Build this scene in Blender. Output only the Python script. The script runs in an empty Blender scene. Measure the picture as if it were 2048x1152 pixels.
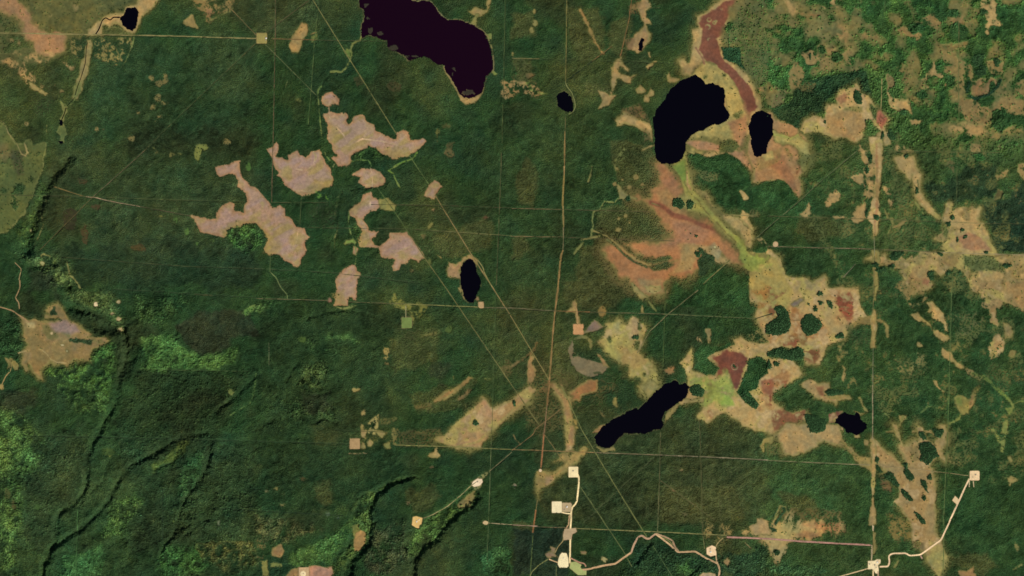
import bpy, math
import numpy as np

# ------------------------------------------------------------------ camera, sky, sun, exposure
SC = bpy.context.scene
PX = 5.0                      # one photograph pixel covers about five metres of ground
W, H = 2048, 1152
CAM_Z = 30000.0
camd = bpy.data.cameras.new("camera")
cam = bpy.data.objects.new("camera", camd)
SC.collection.objects.link(cam)
cam.location = (0, 0, CAM_Z)
camd.sensor_fit = 'HORIZONTAL'
camd.angle = 2 * math.atan(W * PX / 2 / CAM_Z)
camd.clip_start = 10.0
camd.clip_end = 200000.0
SC.camera = cam

SUN_EL, SUN_AZ = math.radians(39), math.radians(140)      # mid-morning sun in the south-east
world = bpy.data.worlds.new("World")
SC.world = world
world.use_nodes = True
wn = world.node_tree.nodes
sky = wn.new('ShaderNodeTexSky')
sky.sky_type = 'NISHITA'
sky.sun_disc = False
sky.sun_elevation = SUN_EL
sky.sun_rotation = SUN_AZ
world.node_tree.links.new(sky.outputs[0], wn['Background'].inputs[0])
wn['Background'].inputs[1].default_value = 0.05
sund = bpy.data.lights.new("sun", 'SUN')
sund.energy = 4.6
sund.angle = math.radians(0.5)
sund.color = (1.0, 0.94, 0.84)
sun = bpy.data.objects.new("sun", sund)
SC.collection.objects.link(sun)
sun.rotation_euler = (math.radians(90) - SUN_EL, 0, math.pi - SUN_AZ)
SC.cycles.filter_width = 1.6
SC.view_settings.view_transform = 'Standard'
SC.view_settings.look = 'None'
SC.view_settings.exposure = 0.0
SC.view_settings.gamma = 1.0
SC.view_settings.use_curve_mapping = False

rs = np.random.RandomState(7)
COL = SC.collection
GK = np.array([1.02, 1.00, 0.95])      # light reaching open ground: albedo = picture colour / GK
TK = np.array([0.52, 0.52, 0.50])      # light reaching a canopy of crowns

def lin(c):
    c = np.asarray(c, float) / 255.0
    return np.where(c <= 0.04045, c / 12.92, ((c + 0.055) / 1.055) ** 2.4)
def alb(c): return lin(c) / GK
def talb(c): return lin(c) / TK

# ------------------------------------------------------------------ the ground grid (coordinates in photograph pixels)
STEP = 1.5
def axis(n):
    core = np.arange(-110, n + 110 + STEP, STEP)
    out = []
    d, s = 0.0, STEP
    while d < 9000:
        s *= 1.35
        d += s
        out.append(d)
    out = np.array(out)
    return np.concatenate([core[0] - out[::-1], core, core[-1] + out]), len(out), len(core)
xs, xo, xn = axis(W)
ys, yo, yn = axis(H)
NX, NY = len(xs), len(ys)
X, Y = np.meshgrid(xs.astype(np.float32), ys.astype(np.float32))

_tabs = {}
def rnoise(x, y, wx, wy, ang, seed):
    if seed not in _tabs:
        _tabs[seed] = np.random.RandomState(1000 + seed).rand(512 * 512).astype(np.float32)
    t = _tabs[seed]
    c, s = math.cos(ang), math.sin(ang)
    u = (x * c + y * s) / wx + 137.3
    v = (-x * s + y * c) / wy + 71.7
    iu, iv = np.floor(u), np.floor(v)
    fu, fv = (u - iu), (v - iv)
    iu = iu.astype(np.int64) % 512
    iv = iv.astype(np.int64) % 512
    iu1, iv1 = (iu + 1) % 512, (iv + 1) % 512
    fu = fu * fu * (3 - 2 * fu)
    fv = fv * fv * (3 - 2 * fv)
    a = t[iv * 512 + iu] * (1 - fu) + t[iv * 512 + iu1] * fu
    b = t[iv1 * 512 + iu] * (1 - fu) + t[iv1 * 512 + iu1] * fu
    return ((a * (1 - fv) + b * fv) * 2 - 1).astype(np.float32)
def fbm(x, y, wl, octv, seed, stretch=1.0, ang=0.0, gain=0.55):
    out = 0
    amp, tot = 1.0, 0.0
    for k in range(octv):
        a = ang if stretch != 1.0 else ang + 0.7 * k + 0.3
        out = out + amp * rnoise(x, y, wl * stretch, wl, a, seed * 11 + k)
        tot += amp * amp
        amp *= gain
        wl *= 0.5
    return out / math.sqrt(tot) * 1.6
def sst(a, b, x):
    t = np.clip((x - a) / (b - a), 0, 1)
    return t * t * (3 - 2 * t)

WOB = fbm(X, Y, 13, 3, 1) * 1.1
N_BIG = fbm(X, Y, 260, 3, 2)
N_MED = fbm(X, Y, 90, 3, 3)
N_P = fbm(X, Y, 30, 4, 4)
N_S = fbm(X, Y, 11, 3, 5)
N_STR = fbm(X, Y, 13, 3, 6, stretch=3.4, ang=math.radians(-33))     # long low swells running south-west to north-east
N_T = fbm(X, Y, 4.5, 2, 8)
N_Q = fbm(X, Y, 42, 4, 9)
N_C = fbm(X, Y, 36, 3, 12, gain=.6)
N_FE = fbm(X, Y, 6, 2, 10, stretch=5, ang=math.radians(-66))

# ------------------------------------------------------------------ rasters: ground colour, crown colour, tree density, leafiness
c_base = talb((40, 63, 35))
c_oliv = talb((58, 68, 37))
c_dark = talb((32, 50, 32))
c_brwn = talb((50, 58, 36))
T = np.empty((NY, NX, 3), np.float32)
m = sst(-0.2, 1.0, N_BIG)[..., None]
T[:] = c_base * (1 - m) + c_oliv * m
m = sst(0.1, 1.1, N_MED)[..., None] * 0.7
T[:] = T * (1 - m) + c_dark * m
m = sst(0.2, 1.2, -N_MED)[..., None] * 0.55
T[:] = T * (1 - m) + c_brwn * m
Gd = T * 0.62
F = np.ones((NY, NX), np.float32)
D = np.zeros((NY, NX), np.float32)
E = 26 * fbm(X, Y, 520, 2, 21) + (9 + 9 * sst(1000, 500, X) * sst(450, 750, Y)) * fbm(X, Y, 110, 3, 22)
ID = np.zeros((NY, NX), np.int16)
IDS = {}

def pp(rc, s):
    r, c = int(rc[0]), int(rc[1])
    p = np.array([[float(v) for v in t.split(',')] for t in s.split()])
    return p / 4.0 + np.array([c * 512, r * 288])
def ell(cx, cy, rx, ry, rot=0, n=28):
    t = np.linspace(0, 2 * np.pi, n, endpoint=False)
    c, s = math.cos(math.radians(rot)), math.sin(math.radians(rot))
    x, y = rx * np.cos(t), ry * np.sin(t)
    return np.stack([cx + x * c - y * s, cy + x * s + y * c], 1)

def window(p, pad):
    x0, x1 = np.searchsorted(xs, [p[:, 0].min() - pad, p[:, 0].max() + pad])
    y0, y1 = np.searchsorted(ys, [p[:, 1].min() - pad, p[:, 1].max() + pad])
    return slice(y0, y1), slice(x0, x1)
def seg_dist(px, py, a, b):
    d = b - a
    L = float(d @ d) + 1e-9
    t = np.clip(((px - a[0]) * d[0] + (py - a[1]) * d[1]) / L, 0, 1)
    return (px - a[0] - t * d[0]) ** 2 + (py - a[1] - t * d[1]) ** 2
def sd_poly(p, px, py):
    p = p.astype(np.float32)
    d = np.full(px.shape, 1e12, np.float32)
    ins = np.zeros(px.shape, bool)
    for i in range(len(p)):
        a, b = p[i], p[(i + 1) % len(p)]
        d = np.minimum(d, seg_dist(px, py, a, b))
        if a[1] != b[1]:
            cr = (a[1] > py) != (b[1] > py)
            ins ^= cr & (px < (b[0] - a[0]) * (py - a[1]) / (b[1] - a[1]) + a[0])
    d = np.sqrt(d)
    return np.where(ins, -d, d)
def sd_line(p, px, py, closed=False):
    p = p.astype(np.float32)
    d = np.full(px.shape, 1e12, np.float32)
    for i in range(len(p) - 1):
        d = np.minimum(d, seg_dist(px, py, p[i], p[i + 1]))
    return np.sqrt(d)

PATCH = {'P': lambda s: N_P[s], 'S': lambda s: N_S[s] * 0.7 + N_P[s] * 0.5, 'T': lambda s: N_T[s] * 0.6 + N_S[s] * 0.6, 'R': lambda s: N_STR[s], 'V': lambda s: N_FE[s], 'Q': lambda s: N_Q[s], 'C': lambda s: N_C[s], 'c': lambda s: -N_C[s]}
BOGS = ('basin', 'strip', 'arm', 'bogr', 'fen2', 'fan2', 'field', 'fork', 'band')
def put(sl, sd, col, soft, wob, f, d, a, patch, tree, var, ident, big=0.0):
    sdw = sd + wob * WOB[sl]
    if big:
        sdw = sdw + big * (N_P[sl] + .5 * N_S[sl])
    mk = (1 - sst(-soft, soft, sdw)) * a
    if patch:
        mk = mk * sst(patch[1] - patch[2], patch[1] + patch[2], PATCH[patch[0]](sl))
    k = (1 + var * (0.5 * N_S[sl] + 0.35 * N_T[sl] + 0.3 * N_P[sl]))[..., None]
    m3 = mk[..., None]
    if col is not None:
        if tree:
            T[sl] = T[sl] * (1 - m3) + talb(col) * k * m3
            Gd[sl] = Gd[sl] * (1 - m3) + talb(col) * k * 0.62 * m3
        else:
            hue = (.30 * N_P[sl] + .35 * N_S[sl] + .35 * N_Q[sl])[..., None] * np.array([.16, .0, -.14]) * min(1.0, var * 6)
            c3 = alb(col) * k * (1 + hue)
            if ident in BOGS:
                rusty = ident in ('fen2', 'basin')
                for cc, q in (((130, 88, 58) if rusty else (148, 122, 76), .35 * N_P[sl] + N_Q[sl]), ((156, 148, 78), .4 * N_S[sl] - N_Q[sl]), ((180, 156, 110), .8 * N_P[sl] - .5 * N_S[sl])):
                    w3 = (.6 * sst(.25, 1.0, q))[..., None]
                    c3 = c3 * (1 - w3) + alb(cc) * (1 + .1 * N_T[sl][..., None]) * w3
            if soft <= 2.6 and var >= .13:
                e = ((1 - sst(0, 3.2, np.abs(sdw + 1.6))) * (.15 + .5 * sst(-.3, .8, N_Q[sl])))[..., None]
                c3 = c3 * (1 - e) + alb((124, 124, 72)) * e
            Gd[sl] = Gd[sl] * (1 - m3) + c3 * m3
    if f is not None:
        if not tree and var >= .13:
            f = f + .30 * sst(.85, 1.35, N_S[sl] + .55 * N_T[sl])
        F[sl] = F[sl] * (1 - mk) + f * mk
    if d is not None:
        D[sl] = D[sl] * (1 - mk) + d * mk
    if ident:
        if ident not in IDS:
            IDS[ident] = len(IDS) + 1
        ID[sl] = np.where(mk > 0.5 * a, IDS[ident], ID[sl])
def area(p, col, soft=1.6, wob=1.3, f=0.0, d=None, a=1.0, patch=None, var=0.16, ident=None, halo=None, big=0.0):
    if halo is None:
        size = min(np.ptp(p[:, 0]), np.ptp(p[:, 1]))
        halo = float(np.clip(size * .09, 2.4, 9)) * (1 if ident in ('fan', 'field', 'band', 'fork', 'fen', 'fan2', 'crescent') else .55) if (a > .85 and f < .15 and sum(col) > 300 and patch is None) else 0
    if halo:
        sl = window(p, halo * 3.2 + 10)
        sd = sd_poly(p, X[sl], Y[sl])
        put(sl, sd - halo * 1.0, (84, 84, 46), halo * 1.1, 1.5, None, None, .6, None, True, .05, None, halo * .5)
        put(sl, sd - halo * .7, (94, 92, 50), halo, 1.5, .3, None, .75, None, False, .05, None, halo * .5)
        put(sl, sd - halo * .3, (126, 118, 66), halo * .5, 1.5, .06, None, .7, None, False, .05, None, halo * .3)
    sl = window(p, soft + 8)
    put(sl, sd_poly(p, X[sl], Y[sl]), col, soft, wob, f, d, a, patch, False, var, ident, big)
def wood(p, col, soft=3.0, wob=1.6, f=1.0, d=None, a=1.0, patch=None, var=0.14, big=0.0):
    sl = window(p, soft + 8 + 1.6 * big)
    put(sl, sd_poly(p, X[sl], Y[sl]), col, soft, wob, f, d, a, patch, True, var, None, big)
def stroke(p, w, col, soft=1.2, wob=0.8, f=0.0, a=1.0, patch=None, tree=False, d=None, var=0.2, ident=None):
    sl = window(p, w + soft + 8)
    put(sl, sd_line(p, X[sl], Y[sl]) - w / 2, col, soft, wob, f, d, a, patch, tree, var, ident)

PINK = (168, 136, 110); TAN = (156, 132, 84); TANP = (168, 142, 90); RED = (122, 78, 58); RUST = (146, 102, 68)
YEL = (158, 144, 86); YGR = (136, 148, 66); OLIV = (84, 88, 50); GREY = (118, 106, 76)
LEAF = (58, 100, 50); DKGR = (30, 52, 36); BRWN = (44, 48, 38); OLF = (64, 72, 42); MID = (50, 74, 44)
# ------------------------------------------------------------------ land cover, traced from the photograph
# broad woodland tints
wood(pp('00', '760,320 1650,330 2048,340 2048,1152 700,1152 650,700'), (42, 62, 38), soft=14, big=10, a=.6)
wood(pp('10', '500,60 2048,-200 2048,1000 1300,900 500,900 380,560'), (50, 62, 38), soft=18, big=12, a=.55)
wood(pp('10', '600,860 1300,720 2048,860 2048,1152 600,1152'), (34, 50, 34), soft=12, big=9, a=.6)
wood(pp('12', '-200,-300 900,-300 900,1152 -300,1152'), (46, 65, 37), soft=20, big=13, a=.5)
wood(pp('21', '0,150 1200,150 1000,1152 0,1152'), (36, 55, 32), soft=16, big=11, a=.7)
wood(pp('30', '0,0 2048,0 2048,1152 0,1152'), (42, 63, 37), soft=16, big=11, a=.6)
wood(pp('31', '0,60 1100,100 1300,500 700,640 0,660'), (34, 55, 32), soft=10, big=8, a=.8)
wood(pp('13', '0,0 2048,0 2048,1152 0,1152'), (50, 76, 42), soft=20, big=13, a=.6)
wood(pp('23', '-200,0 2048,0 2048,2300 -200,2300'), (50, 76, 42), soft=20, big=13, a=.6)
wood(pp('32', '150,-250 1900,-100 2048,100 2048,720 260,760'), (58, 67, 40), soft=14, big=10, a=.7)
wood(pp('03', '-380,-100 2300,-100 2300,1250 600,1100 -350,700'), (66, 92, 46), soft=14, big=10, a=.85, f=.82, d=.25)
wood(pp('13', '1640,520 1900,420 2048,280 2100,900 1830,860 1760,650'), (28, 44, 32), soft=5, big=5, a=.85)
wood(pp('13', '1250,330 1500,280 1620,160 1850,170 1800,420 1500,490 1330,470'), (32, 48, 34), soft=5, big=5, a=.7)
wood(pp('20', '1400,300 1600,180 2000,180 2048,300 2048,370 1850,400 1780,520 1620,540 1500,470'), (46, 54, 36), soft=4, big=4, a=.9)
wood(pp('20', '1140,660 2000,680 1850,900 1700,1300 1000,1450 900,1200 1000,900'), (38, 51, 31), soft=5, big=6, a=.4, d=.35)
wood(pp('30', '230,40 700,10 690,300 600,540 440,640 430,850 300,1000 180,850 210,500 160,280'), (41, 52, 32), soft=6, big=6, a=.4, d=.3)
wood(pp('30', '1130,400 1700,100 2048,80 2048,880 1600,880 1300,880 1000,960 1000,700'), (37, 50, 31), soft=6, big=6, a=.4, d=.3)
wood(pp('32', '0,760 460,780 450,1152 0,1152'), (36, 50, 38), soft=5, big=5, a=.8)
wood(pp('32', '1000,900 1600,1000 2048,900 2048,1152 900,1152'), (34, 58, 38), soft=6, big=6, a=.8, d=.3)
# leafy woodland, brighter green
for rc, s, c, dd in (
    ('20', '1130,400 1280,360 1370,370 1500,480 1600,550 1750,530 1890,500 1860,600 1750,650 1300,650 1150,640 1180,560', (66, 112, 54), .45),
    ('20', '700,480 930,390 950,480 930,650 880,850 780,880 700,760 640,780 470,720 350,700 380,640 480,620 620,600', (60, 100, 48), .8),
    ('20', '440,760 700,760 880,880 840,1010 640,1000 560,900', (58, 96, 50), .9),
    ('20', '0,260 160,270 190,480 150,560 0,560', (40, 72, 40), .9),
    ('20', '430,0 900,20 1000,330 980,400 860,250 700,160 520,100', (60, 88, 50), .9),
    ('20', '1080,60 1560,50 1500,140 1300,330 1100,300', (46, 78, 42), .7),
    ('10', '120,860 420,880 560,960 600,1152 440,1152 300,980 180,930', (62, 92, 54), .9),
    ('10', '330,330 400,380 300,520 270,660 220,840 100,850 180,650 260,450', (58, 90, 46), .8),
    ('30', '-100,-230 120,-200 230,-80 330,60 300,300 180,340 200,560 170,760 120,1152 0,1152', (56, 90, 46), .8),
    ('30', '520,1000 800,900 830,1000 780,1152 460,1152', (54, 102, 54), .35),
    ('30', '880,560 1100,480 1140,560 1050,700 960,850 760,860 860,680', (54, 90, 46), .6),
    ('30', '1190,270 1360,180 1460,90 1500,70 1420,180 1370,250 1240,300', (70, 100, 46), .4),
    ('30', '1500,220 1620,150 1640,250 1560,400 1460,520 1430,480 1460,340', (44, 84, 46), .5),
    ('30', '1300,900 1560,900 1700,1050 1600,1152 1250,1152 1280,1000', (52, 98, 50), .7),
    ('30', '1560,900 2048,860 2048,1060 1800,1110 1600,1000', (74, 88, 48), .95),
    ('31', '0,660 500,760 600,750 300,880 220,900 0,860', (66, 80, 48), .95),
    ('31', '250,1000 600,800 760,700 740,860 640,980 600,1070 300,1080 220,1060', (58, 98, 48), .5),
    ('31', '820,570 900,470 1130,380 1180,370 1000,500 930,620 940,760 900,900 780,1040 640,1130 640,1000 760,900 760,700', (62, 92, 46), .8),
    ('31', '1330,700 1500,620 1720,430 1760,480 1690,600 1500,760 1440,870 1330,940 1240,980 1200,860', (60, 96, 48), .9),
    ('31', '940,760 1180,760 1200,1000 1100,1152 900,1152 860,1000', (50, 66, 42), .9),
    ('31', '1780,1000 1960,900 2048,940 2048,1152 1780,1152', (46, 90, 50), .5),
    ('21', '640,390 760,360 830,430 790,460 700,420', (66, 108, 56), .4),
    ('21', '540,380 590,360 610,400 560,420', (60, 100, 52), .4),
    ('21', '420,430 490,430 540,490 680,510 870,480 780,530 560,510 440,480', (50, 84, 46), .6),
    ('21', '20,150 70,70 130,110 90,160 0,190 0,160', (66, 108, 56), .4),
    ('21', '330,640 480,580 590,600 600,680 520,800 420,820 340,760', (46, 72, 40), 1.),
    ('21', '150,860 620,960 640,1100 520,1060 300,1030 200,920', (44, 74, 42), .8),
    ('11', '760,100 890,10 960,40 1040,100 900,120 800,130', (48, 82, 42), 1.),
    ('11', '770,600 830,640 850,740 800,760 760,680', (50, 84, 42), .8),
    ('10', '1800,720 1900,655 2048,640 2110,720 2140,780 2110,830 1980,850 1860,820', (54, 96, 48), 1.),
    ('32', '1290,1060 1460,1010 1500,1060 1480,1152 1300,1152', (54, 96, 50), .9),
    ('00', '560,200 640,160 700,110 860,110 800,170 700,230 580,270', (56, 88, 46), .5),
    ('33', '0,1060 500,1100 400,1152 0,1152', (48, 86, 50), .5),
):
    if dd <= .5:
        wood(pp(rc, s), tuple(np.array(c) * np.array((1.10, .93, .98))), soft=5, d=dd * .6, wob=2.5, var=.26, big=5, a=.95, patch=('S', -1.0, .7))
    else:
        wood(pp(rc, s), tuple(np.array(c) * np.array((1.05, .92, .92))), soft=7, d=dd * .9, wob=2.2, var=.3, big=7, a=.9, patch=('S', -.4, .8))
wood(pp('00', '1600,200 2048,350 2048,800 1700,760 1560,600'), (50, 66, 40), soft=14, a=.6)
wood(pp('01', '0,0 480,0 440,240 280,300 130,260 0,250'), (54, 66, 40), soft=10, a=.7)
# dim brown and olive peat woodland
for s in (('12', '780,-40 1130,20 1180,100 1250,200 1240,330 1150,360 1000,440 860,380 800,120'),
          ('12', '680,480 1080,470 1180,600 1330,720 1280,780 1000,820 780,760 680,680'),
          ('12', '560,820 740,840 800,960 980,1152 860,1152 500,1152 520,980'),
          ('13', '260,570 500,590 660,620 700,700 500,740 330,770 210,690'),
          ('11', '1400,700 1640,680 1850,560 1900,650 1880,800 1700,900 1600,950 1480,900 1400,830'),
          ('12', '40,300 120,130 200,160 210,300 160,500 60,470'),
          ('12', '0,740 100,720 130,840 60,920 0,920'),
          ('22', '420,-60 930,-60 960,60 760,150 520,150 420,80'),
          ('22', '330,430 460,400 480,600 640,730 560,800 430,820 330,700'),
          ('31', '430,420 590,380 600,560 540,580 460,500'), ('31', '1200,480 1440,420 1470,520 1400,620 1250,640'),
          ('32', '0,700 180,740 170,780 0,760'), ('32', '1180,420 1800,420 1860,700 1540,720 1200,720'),
          ('33', '100,480 380,520 420,640 200,640'), ('33', '1480,1000 1750,960 1860,1080 1700,1152 1540,1100'),
          ('21', '1050,400 1500,300 1450,560 1100,700'), ('21', '1200,850 1800,700 1600,1000 1300,1000'),
          ('02', '560,640 780,700 820,780 560,780'), ('02', '800,200 900,120 960,200 900,460 760,400'),
          ('02', '420,60 700,60 750,420 560,480 460,300'), ('02', '0,120 180,60 180,280 0,300'), ('02', '0,480 150,480 180,660 60,660')):
    wood(pp(*s), (70, 75, 42) if s[0] not in ('31', '21') else (64, 72, 40), soft=5, a=.75, f=.7, d=0, big=4)
for s in (('20', '0,820 300,820 200,1000 0,1000'), ('10', '230,1000 380,1040 400,1152 250,1152'), ('20', '440,-60 500,60 470,110 430,60'),
          ('21', '380,860 560,860 600,960 480,1010 380,960'), ('21', '1350,600 1560,600 1500,760 1370,740'), ('31', '880,1040 1000,1040 1000,1152 880,1152')):
    wood(pp(*s), (46, 50, 36), soft=6, a=.5, big=6)

# north-west meadow and peat
area(pp('00', '-400,-200 1250,-60 1100,60 900,90 780,200 700,290 520,330 540,440 300,520 100,520 -400,520'), (92, 92, 52), soft=7, wob=3, f=.12, var=.22)
area(pp('00', '-80,100 160,90 130,260 0,260'), (60, 76, 44), soft=8, f=.8, patch=('P', 0, .5))
area(pp('00', '-40,290 200,290 260,420 100,500 -40,500'), (64, 78, 44), soft=6, f=.7, patch=('S', -.1, .4))
area(pp('00', '-60,-40 100,-20 220,60 250,160 300,240 480,280 520,300 510,400 420,440 300,430 260,340 180,260 170,150 60,110 -60,80'), (154, 118, 80), soft=6, wob=3, f=0, var=.14)
area(pp('00', '200,420 420,420 520,500 590,510 580,550 530,550 480,480 300,510 250,530 300,660 290,710 250,690 190,640 150,540 0,500 0,440'), TAN, soft=5, wob=3, f=.1, a=.85, patch=('S', -.15, .4))
area(pp('00', '240,660 290,690 380,750 360,765 260,705'), TANP, soft=1.5, f=0)
for x, y, r in ((405, 130, 14), (610, 55, 22), (95, 330, 18), (150, 340, 16), (490, 730, 20), (440, 680, 14), (1210, 630, 18), (1280, 660, 26), (1330, 650, 22), (1320, 605, 12), (1260, 780, 24), (1310, 820, 20),
                (1215, 860, 28), (1100, 900, 14), (1270, 930, 20), (1240, 970, 12), (780, 1035, 16), (830, 1035, 12), (1050, 1110, 24), (1810, 1140, 24), (260, 940, 10), (205, 985, 14), (330, 690, 10), (410, 700, 10)):
    area(ell(x / 4, y / 4, r / 4, r / 4), (112, 104, 62) if x > 1000 else (128, 114, 70), soft=2.5, wob=2.5, f=.3, var=.1)
area(pp('00', '200,720 440,780 420,880 300,960 220,840'), (66, 68, 42), soft=10, f=.6, a=.6)
area(pp('00', '760,310 1070,300 1050,400 1000,500 950,540 800,480 740,450'), (122, 116, 68), soft=3, f=.1, patch=('T', .15, .45))
stroke(pp('00', '1085,260 1060,360 1010,480 970,540'), 2, (100, 120, 66), soft=1)
area(pp('00', '560,320 690,300 690,420 640,480 560,430'), (110, 106, 64), soft=3, f=.3, patch=('T', .2, .4))
area(pp('00', '880,110 990,100 1010,60 1090,40 1130,-60 1300,-60 1230,50 1160,110 1110,180 1090,250 1060,268 1000,245 960,190 900,180 880,220 820,200 820,280 700,290 710,240 800,160 850,130'), TANP, soft=2, f=0)
area(pp('00', '820,240 900,220 960,220 1000,250 1060,275 820,280'), (74, 82, 46), soft=2.5, f=.4)
area(pp('00', '1470,170 1540,120 1570,200 1580,225 1500,205'), (140, 122, 74), soft=2.5, f=0)
area(pp('00', '1480,-40 1900,-40 1830,90 1720,130 1680,190 1640,190 1660,140 1570,70'), (126, 110, 66), soft=4, f=.2, patch=('S', -.1, .5))
area(pp('00', '1640,60 1700,70 1720,110 1660,130'), (150, 112, 74), soft=3, f=0, a=.8)
stroke(pp('00', '1930,-10 1850,80 1760,125 1690,160'), 2, (110, 108, 60))
# valley of the little stream
area(pp('00', '700,320 735,310 730,400 720,500 700,580 660,660 640,740 610,790 580,780 585,720 620,640 650,520 680,420'), (136, 124, 78), soft=1.2, f=0)
area(pp('00', '590,680 650,640 640,740 600,790 575,770'), (104, 116, 60), soft=2, f=0, a=.7)
area(pp('00', '520,845 545,850 545,890 525,930 505,985 535,1030 540,1070 525,1110 520,1152 470,1152 480,1090 450,1050 480,990 480,940 500,900 485,810'), (106, 112, 60), soft=1.2, f=0)
stroke(pp('00', '600,790 575,830 540,850 490,820'), 2, (96, 116, 60))
# west meadow
WEST = pp('10', '-400,-200 0,-190 40,-160 65,-90 130,-10 180,-10 200,-40 250,-40 265,0 290,0 370,-20 375,80 350,120 350,200 290,330 270,400 200,560 130,640 60,720 -400,740')
area(WEST, (88, 96, 52), soft=2, f=.1, var=.14, ident='west')
area(pp('10', '90,40 190,60 190,240 150,260 100,160 80,90'), (72, 76, 48), soft=4, f=.2)
for x, y, rx, ry in ((250, 280, 18, 25), (160, 350, 45, 40), (30, 370, 30, 28), (120, 480, 30, 70), (30, 150, 16, 8), (140, 400, 40, 20)):
    area(ell(x / 4, y / 4 + 288, rx / 4, ry / 4), (54, 74, 42), soft=2, f=.7)
stroke(pp('10', '0,-190 40,-160 65,-90 130,-10 170,80 205,95 220,70 190,-20'), 1.8, (150, 136, 88), soft=.8)
stroke(pp('10', '375,-150 370,20 350,110 350,190'), 1.8, (110, 118, 66), soft=.8)
area(pp('10', '-40,-20 60,0 80,90 40,140 -40,100'), (120, 104, 64), soft=7, f=0, a=.6)
# scattered glades in the western woods
for rc, x, y, rx, ry, c in (('10', 1590, 70, 30, 60, (120, 126, 64)), ('10', 1640, 30, 30, 20, (120, 126, 64)), ('10', 1375, 90, 20, 20, (116, 112, 62)), ('10', 1440, 85, 18, 8, (116, 118, 62)), ('10', 1255, 65, 16, 16, (104, 104, 58)), ('10', 1230, 40, 10, 16, (104, 110, 58)),
    ('10', 660, 300, 50, 26, (84, 76, 48)), ('10', 770, 500, 40, 22, (80, 72, 46)), ('10', 680, 720, 28, 90, (84, 76, 46)), ('10', 1110, 830, 50, 24, (86, 78, 46)), ('10', 1285, 580, 18, 10, (130, 130, 66)), ('10', 1500, 700, 12, 28, (92, 124, 60)),
    ('10', 1580, 800, 16, 26, (92, 124, 60)), ('10', 1410, 610, 10, 24, (84, 116, 56)), ('10', 1690, 780, 24, 8, (90, 116, 56)), ('10', 1990, 190, 14, 34, (84, 118, 56)), ('10', 560, 600, 60, 90, (62, 62, 40)),
    ('11', 1390, 660, 18, 24, (126, 122, 66)), ('11', 1345, 735, 24, 18, (112, 104, 60)), ('11', 1420, 525, 14, 10, (130, 110, 70)), ('11', 1395, 945, 12, 14, (108, 116, 60)), ('11', 1250, 1010, 10, 10, (110, 104, 62)), ('11', 1540, 70, 44, 40, (104, 96, 58)), ('11', 1550, 10, 30, 30, (84, 84, 50)),
    ('11', 1840, 590, 20, 16, (96, 74, 50)), ('11', 1010, 270, 12, 10, (120, 100, 80)), ('01', 350, 800, 22, 20, (96, 104, 56)), ('01', 820, 650, 40, 50, (72, 76, 44)), ('01', 1100, 690, 70, 40, (74, 74, 44)), ('01', 1450, 1080, 14, 60, (104, 106, 56)), ('01', 1510, 1005, 36, 16, (84, 90, 50)), ('01', 1560, 1140, 28, 12, (90, 90, 52)),
    ('21', 1045, 510, 26, 28, (150, 134, 76)), ('21', 1048, 560, 18, 20, (150, 134, 76)), ('21', 1045, 600, 14, 12, (128, 112, 66)), ('21', 805, 815, 26, 14, (150, 138, 82)), ('21', 855, 1000, 22, 22, (150, 132, 80)), ('21', 850, 1120, 10, 32, (140, 128, 74)),
    ('21', 370, 415, 22, 16, (84, 110, 52)), ('21', 595, 103, 16, 16, (150, 116, 90)), ('21', 1380, 250, 20, 20, (76, 104, 52)), ('21', 1540, 330, 20, 24, (88, 108, 54)), ('21', 1580, 720, 14, 22, (110, 112, 60)), ('21', 1860, 730, 34, 10, (120, 124, 68)),
    ('31', 80, 470, 16, 9, (110, 112, 74)), ('31', 165, 455, 18, 10, (118, 116, 66)), ('31', 210, 495, 20, 6, (110, 108, 66)), ('31', 215, 580, 14, 8, (120, 116, 70)), ('31', 575, 655, 16, 14, (84, 104, 80)), ('31', 660, 685, 10, 8, (80, 100, 82)), ('31', 1225, 565, 14, 6, (110, 100, 66)), ('31', 1405, 285, 14, 8, (104, 92, 58)), ('31', 1720, 160, 8, 8, (84, 96, 60)),
    ('31', 380, 370, 30, 14, (88, 80, 46)), ('31', 90, 640, 8, 4, (100, 98, 60)), ('30', 878, 198, 18, 18, (128, 140, 72)), ('30', 870, 160, 50, 34, (76, 100, 50)), ('30', 1385, 710, 14, 14, (90, 112, 54)), ('30', 300, 600, 34, 40, (70, 100, 52)), ('30', 1750, 735, 5, 12, (120, 130, 96)),
    ('30', 60, 480, 26, 50, (84, 90, 48)), ('30', 110, 580, 26, 40, (88, 88, 50)), ('30', 285, 280, 30, 16, (74, 106, 54)), ('32', 1350, 305, 12, 8, (120, 112, 72)), ('32', 1390, 660, 24, 14, (104, 98, 62)), ('32', 740, 1025, 18, 20, (160, 146, 96)), ('32', 1300, 470, 12, 8, (128, 96, 66))):
    r, c_ = int(rc[0]), int(rc[1])
    area(ell(x / 4 + c_ * 512, y / 4 + r * 288, rx / 4, ry / 4), tuple(np.array(c) * (.86 if sum(c) < 290 else .96)), soft=2.8, wob=2.2, f=.3 if sum(c) < 290 else .15, var=.1)
area(pp('21', '1070,110 1110,40 1130,110 1160,90 1200,140 1280,100 1380,150 1340,210 1260,300 1250,240 1230,180 1170,170 1100,160'), (110, 114, 58), soft=3, f=.2, patch=('S', -.1, .4))
area(pp('21', '1320,380 1460,340 1450,370 1330,400'), (110, 106, 58), soft=2.5, f=.2, a=.8)
area(pp('21', '1180,370 1290,330 1280,410 1200,420'), (72, 74, 42), soft=5, f=.4, a=.7)
area(pp('21', '1420,900 1500,840 1640,770 1700,710 1730,720 1640,800 1540,870 1440,915'), (136, 112, 68), soft=2.5, f=0)
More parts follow.
